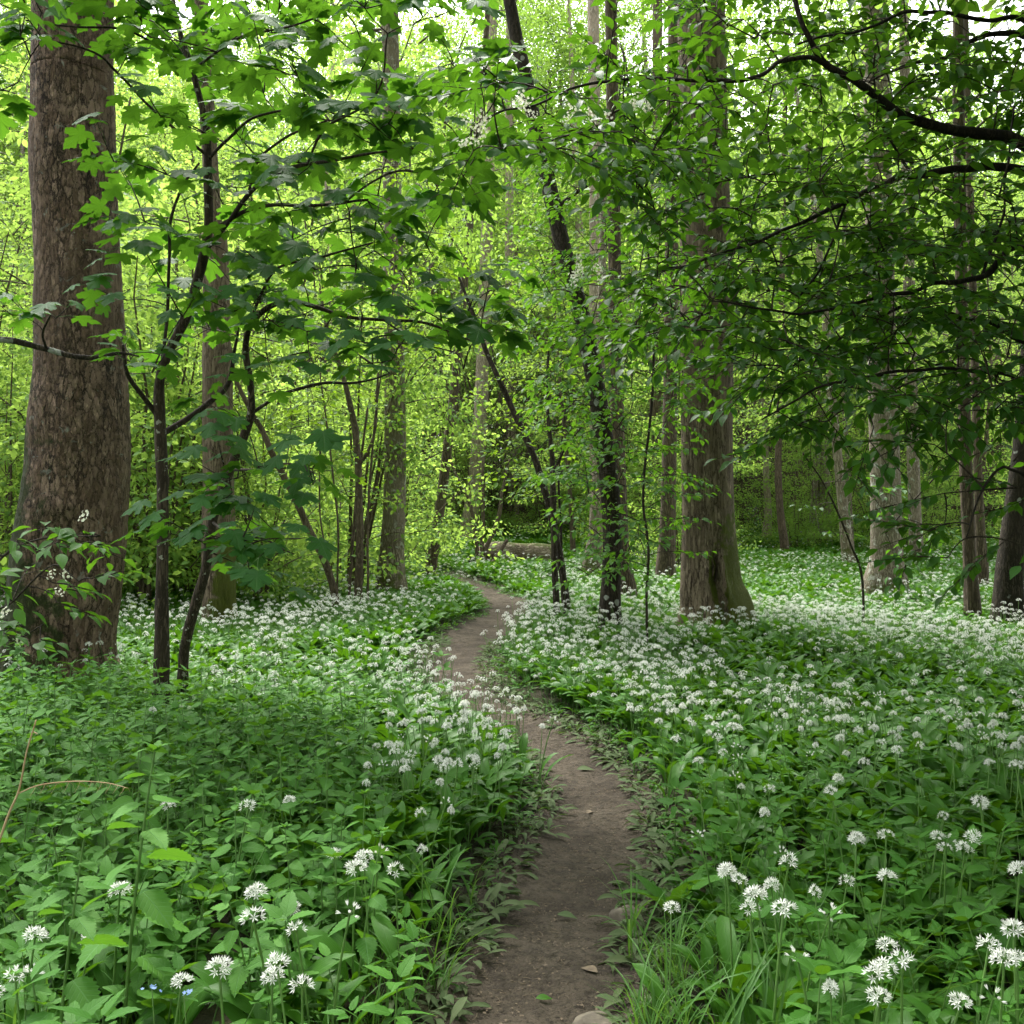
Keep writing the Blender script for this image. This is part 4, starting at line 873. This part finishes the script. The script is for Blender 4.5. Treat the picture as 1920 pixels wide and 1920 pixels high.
scatter('wild_garlic_leaves', np.column_stack([X, Y, H(X, Y)-.01]), rots(len(X), .16), sc, np.where(edge < .7, rs.integers(5, 7, len(X)), rs.integers(0, 5, len(X))), cg, [M_GARLIC], 'carpet of broad arching wild garlic leaves covering the wood floor')
# trodden, dusty leaves along the path
du = [garlic_clump(230+k, 4, .5, .75).mesh('trodden_leaves', [M_DUSTY], uv=True) for k in range(3)]
y = rs.uniform(2.2, 12, 900)**1.0; s = np.where(rs.uniform(0, 1, 900) < .5, -1, 1); x = path_x(y)+s*(path_w(y)*.5+np.abs(rs.normal(.0, .09, 900))-.015)
scatter('trodden_leaves', np.column_stack([x, y, H(x, y)]), rots(900, .2), rs.uniform(.35, .95, 900), rs.integers(0, 3, 900), proto_col('trodden_leaf', du), [M_DUSTY], 'dusty trodden leaves along both edges of the path')
# mixed herbs below the nettles
he = [herb_plant(240+k, h, w_, l, s).mesh('herb', [M_HERB, M_STEM], uv=True) for k, (h, w_, l, s) in enumerate([(.30, 4, 4, .075), (.22, 3, 4, .06), (.34, 4, 4, .07), (.16, 3, 5, .06), (.26, 5, 6, .035)])]
x, y = wedge(9500, 1.9, 9, .58, 1.8); dn = nettle_zone(x, y); dr = np.clip((x-path_x(y)-.3)/.4, 0, 1)*np.clip((5.2-y)/1.5, 0, 1)
k = edge_ok(x, y, .06) & (rs.uniform(0, 1, len(x)) < np.maximum(dn*.7, np.maximum(dr*.45, .05))); x, y = x[k], y[k]
scatter('undergrowth_herbs', np.column_stack([x, y, H(x, y)]), rots(len(x), .15), rs.uniform(.7, 1.25, len(x)), rs.integers(0, 5, len(x)), proto_col('herb', he), [M_HERB, M_STEM], 'low mixed green herbs filling the gaps between nettles and garlic')
# grass
gr = [grass_tuft(250+k, 9, h).mesh('grass_tuft', [M_GRASS]) for k, h in enumerate((.22, .3, .38))]
x, y = wedge(4200, 2.1, 6.5); pt = patch(x, y, 1.1, 8)
k = edge_ok(x, y, .02) & (rs.uniform(0, 1, len(x)) < np.clip((3.9-y)/1.2, .05, 1)*np.clip(pt*1.6+.35, .05, 1)); x, y = x[k], y[k]
scatter('grass', np.column_stack([x, y, H(x, y)]), rots(len(x), .12), rs.uniform(.6, 1.15, len(x)), rs.integers(0, 3, len(x)), proto_col('grass_tuft', gr), [M_GRASS], 'long grass blades growing through the herbs beside the path')
# bits of twig and bud scale on the path
ch = []
for k in range(6):
    mb = MB(); rng = np.random.default_rng(260+k)
    if k < 3: mb.tube(catmull(np.column_stack([np.linspace(-.02, .02, 4)*rng.uniform(.5, 1.2), rng.normal(0, .004, 4), np.full(4, .002)]), 3), .0011, 4)
    else: mb.batch(T_SMALL, np.array([[0, 0, .003]]), frames(A(1, 0, .15)[None], A(.2, .1, 1)[None]), np.array([rng.uniform(.009, .02)]))
    ch.append(mb.mesh('litter', [M_CHIP]))
y = 2.3+9*rs.uniform(0, 1, 5200)**1.4; x = path_x(y)+rs.normal(0, .21, 5200)
scatter('path_litter', np.column_stack([x, y, H(x, y)+.024-.012*np.clip(np.abs(x-path_x(y))/.22, 0, 1)]), np.column_stack([rs.normal(0, .15, 5200), rs.normal(0, .15, 5200), rs.uniform(0, 6.28, 5200)]), rs.uniform(.35, 1.0, 5200)**1.3, np.where(rs.uniform(0, 1, 5200) < .25, rs.integers(0, 3, 5200), rs.integers(3, 6, 5200)), proto_col('path_litter', ch), [M_CHIP], 'scattered bud scales and twig bits on the bare path')

# ------------------------------------------------------------------ flowers: the nearest 300 one by one, the rest as a drift
def flower_density(x, y):
    px = pxof(x, y); side = x-path_x(y); e = np.abs(side)-path_w(y)*.5
    nz = nettle_zone(x, y); pt = patch(x, y, .45, 21)*.9+patch(x, y, 1.6, 5)*.5
    right = np.clip((y-3.4)/5.5, .1, 1); left = np.where(nz > .5, .10, 1.0)*np.clip((y-2.6)/2.5, .25, 1)
    d = np.where(side > 0, right, left)
    d = d*np.clip(e/.25, .15, 1)*np.clip(.6+1.3*pt, .06, 1.25)
    d = d*np.where((e < .22) & (y > 9.4) & (y < 20), .25, 1)
    d = np.maximum(d, .8*((side < 0) & (e > .05) & (e < .75) & (y > 5.3) & (y < 9.5)))
    d = d*np.where((px < 430) & (y > 5.5), .42, 1)*np.where((side > 0) & (y > 4.5) & (y < 16), 1.9, 1)*np.where((side > 0) & (y > 19) & (px > 1400), .6, 1)
    return d
X, Y = [], []
for n, d0, d1 in ((2000, 2.3, 6.5), (9300, 6.5, 14), (10500, 14, 27), (7500, 27, 50)):
    x, y = wedge(n, d0, d1, .55); X.append(x); Y.append(y)
X = np.concatenate(X); Y = np.concatenate(Y)
k = edge_ok(X, Y, .04) & (rs.uniform(0, 1, len(X)) < flower_density(X, Y)); X, Y = X[k], Y[k]
NEAR = [(40, 1762), (140, 1785), (212, 1690), (45, 1838), (14, 1862), (85, 1848), (420, 1866), (546, 1880), (512, 1893), (580, 1903), (310, 1895), (622, 1768), (566, 1768), (516, 1745), (460, 1726), (585, 1802), (630, 1640), (700, 1630), (665, 1675), (310, 1535), (555, 1520), (432, 1545),
        (1620, 1842), (1820, 1870), (1622, 1905), (1412, 1740), (1466, 1726), (1558, 1660), (1640, 1655), (1850, 1738), (1912, 1752), (1828, 1802), (1872, 1806), (1905, 1800), (1646, 1800), (1530, 1840), (1742, 1892), (1652, 1882), (1902, 1640), (1665, 1588), (1740, 1586), (1768, 1588), (1800, 1604), (1458, 1610), (1602, 1590), (1758, 1605), (1250, 1745), (1340, 1570), (1360, 1650), (1430, 1668)]
nx_, ny_, nh_ = [], [], []
for px, py in NEAR:
    h = rs.uniform(.33, .42); d = (CAM_Z-h)*F/(py-HOR); nx_.append((px-960)/F*d); ny_.append(d); nh_.append(h)
ins = (np.abs(pxof(X, Y)-960) < 985) & (HOR+(CAM_Z-.38)/Y*F < 1935) & ~((Y < 3.6) & (nettle_zone(X, Y) > .2) & (rs.uniform(0, 1, len(X)) < .4))
order = np.argsort(np.where(ins, Y, 999)); near = order[:300-len(NEAR)]; far = np.setdiff1d(np.arange(len(X)), near); far = far[Y[far] > 3.2]
def make_garlic(seed, nf):
    rng = np.random.default_rng(seed); root = empty('wild_garlic', (0, 0, 0), 'x', 'flower'); h = .38; ln = rng.normal(0, .03, 2)
    st = MB(); st.tube(np.array([[0, 0, -.02], [ln[0]*.1, ln[1]*.1, h*.35], [ln[0]*.5, ln[1]*.5, h*.7], [ln[0], ln[1], h]]), [.0034, .003, .0027, .0025], 6, 0, cap=False); st.build('stem', M_STEM, root)
    fh = MB(); flower_head(fh, rng, A(ln[0], ln[1], h), nf, .021, .014); fh.build('flower_head', [M_WHITE, M_STEM], root)
    for k in range(2):
        lf = MB(); arc_leaf(lf, rng, k*2.8+rng.uniform(0, 1), rng.uniform(.24, .34), rng.uniform(.024, .034), rng.uniform(.1, .4), rng.uniform(1.4, 2.1), PG); lf.build('leaf', M_GARLIC, root, uv=True)
    return root
GAR = [make_garlic(300, 17), make_garlic(301, 12), make_garlic(302, 20), make_garlic(303, 9), make_garlic(304, 14), make_garlic(305, 6)]
def glabel(x, y):
    px = pxof(x, y); py = HOR+(CAM_Z-.38)/y*F
    if x < path_x(y):
        if y < 3.4 and px < 330: return 'large white wild garlic flower at the bottom left, among nettles and grass'
        if y < 3.6: return 'white wild garlic flower in the long grass left of the path, front edge'
        if nettle_zone(np.array([x]), np.array([y]))[0] > .4: return 'white wild garlic flower scattered among the nettles left of the path'
        if y < 4.9: return 'white wild garlic flower in the leafy bank along the left path edge'
        return 'white wild garlic flower in the dense drift inside the left path bend'
    if y < 3.4 and px > 1580: return 'large white wild garlic flower at the bottom right corner, standing in broad leaves'
    if y < 3.6: return 'white wild garlic flower in low herbs right of the path, front edge'
    if px < 1300: return 'white wild garlic flower in dark leaves close to the right path edge'
    if px < 1600: return 'white wild garlic flower in the shaded dark bed right of the path'
    return 'white wild garlic flower in the darkest shade under the bird cherry'
fl = [(x, y, h) for x, y, h in zip(nx_, ny_, nh_)]+[(X[i], Y[i], rs.uniform(.31, .43)) for i in near]
for i, (x, y, h) in enumerate(fl):
    s = GAR[i % 6] if i < 6 else None; sc_ = h/.38; lab = glabel(x, y); gp = 'wild garlic flowers nearest the view'
    loc = (x, y, H1(x, y)); rz = rs.uniform(0, 6.28); wide = sc_*(1.08 if i < len(NEAR) else rs.uniform(.65, 1.12))
    if s: s.location = loc; s.rotation_euler = (0, 0, rz); s.scale = (wide, wide, sc_); tag(s, lab, None, gp)
    else: copy_tree(GAR[i % 6], loc, rz, (wide, wide, sc_), lab, gp, (rs.normal(0, .06), rs.normal(0, .06)))
ff = [garlic_flower_far(320+k, (14, 12, 9, 15, 6, 11)[k], (.021, .02, .018, .0225, .012, .021)[k], (.0115, .011, .012, .0115, .0085, .0105)[k]).mesh('garlic_flower', [M_WHITE, M_STEM]) for k in range(6)]
x, y = X[far], Y[far]
scatter('wild_garlic_flowers', np.column_stack([x, y, H(x, y)]), rots(len(x), .16), rs.uniform(.68, 1.15, len(x))*(1+np.clip((y-14)/40, 0, 1)*.5), rs.integers(0, 6, len(x)), proto_col('garlic_flower', ff), [M_WHITE, M_STEM], 'drifts of white wild garlic flowers spreading back through the wood')

# ------------------------------------------------------------------ nettles
def make_nettle(seed, h, pairs, size):
    rng = np.random.default_rng(seed); root = empty('nettle', (0, 0, 0), 'x', 'nettle'); ln = rng.normal(0, .06, 2); u = np.linspace(0, 1, 7)[:, None]
    st = A(ln[0], ln[1], 0)*h*u**2+A(0, 0, h)*u; m_ = MB(); m_.tube(st, np.linspace(.0042, .0018, 7), 6, cap=False); m_.build('stem', M_STEM, root)
    lv, tp = Leaves(), Leaves()
    for k in range(pairs):
        f = .22+.78*(k/(pairs-1))**.85; p = A(ln[0], ln[1], 0)*h*f*f+A(0, 0, h*f); z = size*(1.05-.75*f**2.5)*(.75 if k == 0 else 1)
        for s in (0, math.pi):
            az = k*math.pi/2+s+rng.normal(0, .15); up = rng.uniform(-.1, .3)+.5*f**4; d = nrm(A(math.cos(az), math.sin(az), up)); q = p+d*z*.22
            (lv if f < .9 else tp).add(q[None], nrm(d-A(0, 0, .35))[None], nrm(A(0, 0, 1)+d*.25+rng.normal(0, .2, 3))[None], np.array([z*rng.uniform(.85, 1.1)]))
    m_ = MB(); lv.into(m_, T_NETTLE); m_.build('leaves', M_NETTLE, root, uv=True)
    m_ = MB(); tp.into(m_, T_NETTLE_S)
    q = Leaves()
    for k in range(4):
        az = k*1.57+.5; q.add((A(ln[0], ln[1], 0)*h+A(0, 0, h-.002))[None], nrm(A(math.cos(az), math.sin(az), 1.2))[None], nrm(A(-math.cos(az), -math.sin(az), .6))[None], np.array([.028]))
    q.into(m_, T_NETTLE_S); m_.build('top_leaves', M_NETTLE, root, uv=True); return root
NET = [make_nettle(400, .52, 8, .115), make_nettle(401, .44, 7, .105), make_nettle(402, .58, 9, .12), make_nettle(403, .38, 6, .095)]
def nlabel(x, y):
    px = pxof(x, y)
    if y < 3.7 and px < 330: return 'large pale nettle at the left front with toothed leaves'
    if y < 3.9: return 'nettle rising from the long grass left of the path'
    if y < 5: return 'toothed green nettle in the middle of the nettle bed, left of the path' if px > 300 else 'toothed green nettle near the dry stalk at the left edge'
    return 'small looking nettle at the back of the bed, near the sapling feet' if px > 200 else 'nettle at the foot of the thick scaly trunk'
cand = []; tr = 0
while len(cand) < 190 and tr < 6000:
    tr += 1; y = math.sqrt(rs.uniform(2.75**2, 8.0**2)); x = rs.uniform(-.56, 0)*y
    if nettle_zone(np.array([x]), np.array([y]))[0] > rs.uniform(.2, .9) and all(math.hypot(x-a, y-c) > .12 for a, c in cand): cand.append((x, y))
tall = [(228, 1405, .88, .0), (95, 1575, .72, .0)]
for i, (x, y) in enumerate(cand):
    s = NET[i % 4]; sc_ = rs.uniform(.75, 1.12)*(.85 if y < 3.4 else 1); lab = nlabel(x, y); loc = (x, y, H1(x, y)); rz = rs.uniform(0, 6.28); gp = 'nettles of the bed left of the path'
    if i < 4: s.location = loc; s.rotation_euler = (0, 0, rz); s.scale = (sc_,)*3; tag(s, lab, None, gp)
    else: copy_tree(s, loc, rz, sc_, lab, gp, (rs.normal(0, .08), rs.normal(0, .08)))
for px, py, h, lab in ((228, 1385, .9, 'tallest nettle, rising clear of the bed beside the arching dry stalk'), (95, 1545, .78, 'tall bright nettle with pale shoot tip at the left front')):
    d = (CAM_Z-h)*F/(py-HOR); x = (px-960)/F*d; copy_tree(NET[2], (x, d, H1(x, d)), 1.0, h/.62*1.0, lab, None, (0, .06))

# broad dock leaves near the path, stones, dead stalks, small blue flowers
def dock(px, py, n, L, label, seed):
    d = CAM_Z*F/(py-HOR); x = (px-960)/F*d; rng = np.random.default_rng(seed); b = A(x, d, H1(x, d)); root = empty('dock_plant', b, label, 'plant')
    for k in range(n):
        m_ = MB(); arc_leaf(m_, rng, k*2.4+rng.normal(0, .3), L*rng.uniform(.75, 1.1), L*.15, rng.uniform(.2, .7), rng.uniform(1.1, 1.9), [.1, .35, .7, .95, 1, .9, .7, .4, .04]); m_.build('leaf', M_HERB, root, uv=True)
dock(1262, 1740, 6, .3, 'broad-leaved dock at the right path edge, next to the pale stone', 501)
dock(1570, 2040, 6, .32, 'broad-leaved dock at the bottom, right of the grass', 502)
dock(1800, 1760, 5, .3, 'broad-leaved dock below the shaded bed on the right', 503)
dock(690, 1640, 6, .28, 'broad-leaved dock in the flowers of the left bank', 504)
dock(330, 1990, 5, .3, 'broad-leaved dock at the bottom left, behind the grass', 505)
def stone(px, py, s, label, seed):
    d = CAM_Z*F/(py-HOR); x = (px-960)/F*d; rng = np.random.default_rng(seed); V = []; nu, nv = 18, 11
    for i in range(nv):
        for j in range(nu):
            ph = math.pi*i/(nv-1); th = 2*math.pi*j/nu; v = Vector((math.sin(ph)*math.cos(th), math.sin(ph)*math.sin(th), math.cos(ph))); k = 1+.25*mnoise.noise(v*1.6+Vector((seed, 0, 0)))+.08*mnoise.noise(v*5)
            V.append((v.x*s[0]*k, v.y*s[1]*k, v.z*s[2]*k))
    q = [];
    for i in range(nv-1):
        for j in range(nu): q += [i*nu+j, (i+1)*nu+j, (i+1)*nu+(j+1) % nu, i*nu+(j+1) % nu]
    m_ = MB(); m_.add(np.array(V)+A(x, d, H1(x, d)+s[2]*.25), q, np.full((nv-1)*nu, 4)); tag(m_.build('stone', M_STONE, None, (x, d, H1(x, d))), label, 'stone')
stone(1178, 1712, (.075, .05, .04), 'pale stone half buried in the right path edge', 1)
stone(1130, 1925, (.085, .06, .025), 'flat pale stone in the path at the bottom of the view', 2)
def fallen_leaf(px, py, z, label, mat, T, seed, az=0.3):
    d = (CAM_Z+.03)*F/(py-HOR); x = (px-960)/F*d; m_ = MB(); m_.batch(T, np.array([[x, d, H1(x, d)+.033]]), frames(A(math.cos(az), math.sin(az), .12)[None], A(.1, -.2, 1)[None]), np.array([z]))
    tag(m_.build('fallen_leaf', mat, None, (x, d, H1(x, d)), uv=True), label, 'leaf')
fallen_leaf(1045, 1724, .075, 'limp pale green leaf lying on the path', M_DUSTY, T_OVAL, 1, -.3)
fallen_leaf(1082, 1432, .11, 'greenish leaf lying on the far narrow part of the path', M_DUSTY, T_OVAL, 2, .2)
fallen_leaf(1120, 1855, .07, 'curled straw-coloured leaf beside the right path edge', M_CHIP, T_OVAL, 3, 2.4)
fallen_leaf(1100, 1515, .06, 'small pale leaf in the middle of the path', M_CHIP, T_OVAL, 4, .9)
fallen_leaf(1005, 1912, .05, 'torn green leaf on the path at the bottom', M_GARLIC, T_OVAL, 5, .1)
def px3(ln): return np.array([P(*e) for e in ln])
m_ = MB(); c = catmull(px3([(-12, 1610, 3.35), (15, 1530, 3.35), (36, 1480, 3.35), (50, 1410, 3.35), (68, 1350, 3.35)]), 6); m_.tube(c, np.linspace(.0045, .0022, len(c)), 7)
c2 = catmull(px3([(34, 1488, 3.35), (75, 1472, 3.33), (140, 1465, 3.3), (200, 1468, 3.28), (240, 1478, 3.26)]), 6); m_.tube(c2, np.linspace(.0026, .001, len(c2)), 6)
m_.tube(px3([(62, 1372, 3.35), (66, 1374, 3.35), (70, 1376, 3.34)]), .0018, 5)
for k in range(5, len(c2), 2):
    for s in (-1, 1): e = c2[k]+A(.01*s, .02*s, -.02-.012*abs(math.sin(k*3))); m_.tube(np.array([c2[k], (c2[k]+e)/2+A(.004, 0, .004), e]), [.0009, .0007, .0004], 3, cap=False)
tag(m_.build('dry_stalk', M_STRAW, None, tuple(c[0])), 'dry straw-coloured stalk with an arching side twig at the left edge', 'stalk')
for px, py, seed, lab in ((285, 1886, 1, 'tiny pale blue forget-me-not at the bottom left'), (345, 1905, 2, 'tiny pale blue forget-me-not cluster right of its neighbour at the bottom')):
    h = .3; d = (CAM_Z-h)*F/(py-HOR); x = (px-960)/F*d; rng = np.random.default_rng(seed); b = A(x, d, H1(x, d)); root = empty('forget_me_not', b, lab, 'flower')
    m_ = MB(); m_.tube(np.array([b, b+A(.01, 0, h*.5), b+A(0, 0, h)]), .0014, 5); m_.build('stem', M_STEM, root, b); q, dd, uu = [], [], []
    for k in range(7):
        cc = b+A(*rng.normal(0, .012, 2), h+rng.normal(.006, .004)); o = nrm(A(*rng.normal(0, .4, 2)-A(0, .3), 1)); t1 = nrm(np.cross(o, A(0, 1, .3))); t2 = np.cross(o, t1)
        for j in range(5): a = j*1.257; q.append(cc); dd.append(t1*math.cos(a)+t2*math.sin(a)); uu.append(o)
    m_ = MB(); m_.batch(T_PETAL_W, np.array(q), frames(np.array(dd), np.array(uu)), np.full(len(q), .0055)); m_.build('blossom', M_BLUE, root, b)
# the wood goes on beyond the trees one can tell apart
n = 520; d = np.sqrt(rs.uniform(66**2, 140**2, n)); x = rs.uniform(-.75, .75, n)*d
scatter('far_woodland', np.column_stack([x, d, H(x, d)-3.5]), np.column_stack([np.zeros(n), np.zeros(n), rs.uniform(0, 6.28, n)]), rs.uniform(1.1, 1.5, n), rs.integers(0, 3, n), proto_col('far_tree', [t.children[0].data for t in TALL]), [M_FAR], 'far-off wood closing the view behind the trees')
n = 560; d = np.sqrt(rs.uniform(40**2, 62**2, n)); x = rs.uniform(-.7, .7, n)*d
scatter('far_shrubbery', np.column_stack([x, d, H(x, d)]), np.column_stack([np.zeros(n), np.zeros(n), rs.uniform(0, 6.28, n)]), rs.uniform(1.2, 2.4, n), rs.integers(0, 3, n), proto_col('far_shrub', [t.children[1].data for t in HAZ]), [M_FAR], 'far undergrowth of pale green bushes below the distant trees')

n = 90; an = rs.uniform(0, 2*math.pi, n); rr = rs.uniform(9, 34, n); x = rr*np.cos(an); y = rr*np.sin(an)-2  # unseen trees behind and beside the camera, added to darken the ground
k = (np.abs(x) > .55*np.maximum(y, 0)+6.0) & (y < 30) & ~((x < 0) & (y > -4) & (x > -15)); x, y = x[k], y[k]
x = np.concatenate([x, [6.8, 7.6, 3.2, 5.0, 5.5, 4.4, 6.9, 8.4, 9.5]]); y = np.concatenate([y, [4.6, 9.0, -4.5, .5, 5.9, 2.4, 7.4, 11.5, 5.0]]); n = len(x); rz = rs.uniform(0, 6.28, n); sc = rs.uniform(.8, 1.1, n); ix = rs.integers(0, 3, n); pt = np.column_stack([x, y, H(x, y)-.1])  # extra unseen trees at the right deepen the shade on that bank
scatter('shade_canopy', pt, np.column_stack([np.zeros(n), np.zeros(n), rz]), sc, ix, proto_col('near_crown', [t.children[0].data for t in TALL]), [M_FARDEEP], 'unseen canopy added round about to shade the ground in view')
scatter('shade_trunks', pt, np.column_stack([np.zeros(n), np.zeros(n), rz]), sc, ix, proto_col('near_trunk', [t.children[1].data for t in TALL]), [M_BROWN], 'unseen trunks added below the shading canopy round about')

x = np.array([4.4, 5.3, 5.9, 4.0, 7.5]); y = np.array([4.4, 2.8, 6.6, 1.6, 8.6]); n = len(x)  # shrubs added out of view to cut light coming from the right
scatter('shade_shrubs', np.column_stack([x, y, H(x, y)-.05]), np.column_stack([np.zeros(n), np.zeros(n), rs.uniform(0, 6.28, n)]), rs.uniform(.85, 1.1, n), rs.integers(0, 3, n), proto_col('near_shrub', [t.children[1].data for t in HAZ]), [M_SHRUB], 'unseen shrubs added beyond the right edge to block side light')

x = np.array([5.2, 6.6, 4.3, 3.4, 7.9, 2.6, 6.6, 5.0, 9.0, 3.0]); y = np.array([4.4, 6.4, 2.1, .2, 8.6, -1.8, 3.6, .6, 6.5, -4.0]); n = len(x); rz = rs.uniform(0, 6.28, n); sc = rs.uniform(.9, 1.15, n); ix = rs.integers(0, 3, n)  # young trees added right of the view to hold back side light
for nm, ch, mt, lb in (('shade_saplings', 0, M_SHRUB, 'unseen leafy young trees added on the right to block side light'), ('shade_sapling_trunks', 1, M_HAZEL, 'unseen thin trunks added below the light-blocking young trees')):
    scatter(nm, np.column_stack([x, y, H(x, y)-.05]), np.column_stack([np.zeros(n), np.zeros(n), rz]), sc, ix, proto_col(nm, [t.children[ch].data for t in SLIM]), [mt], lb)
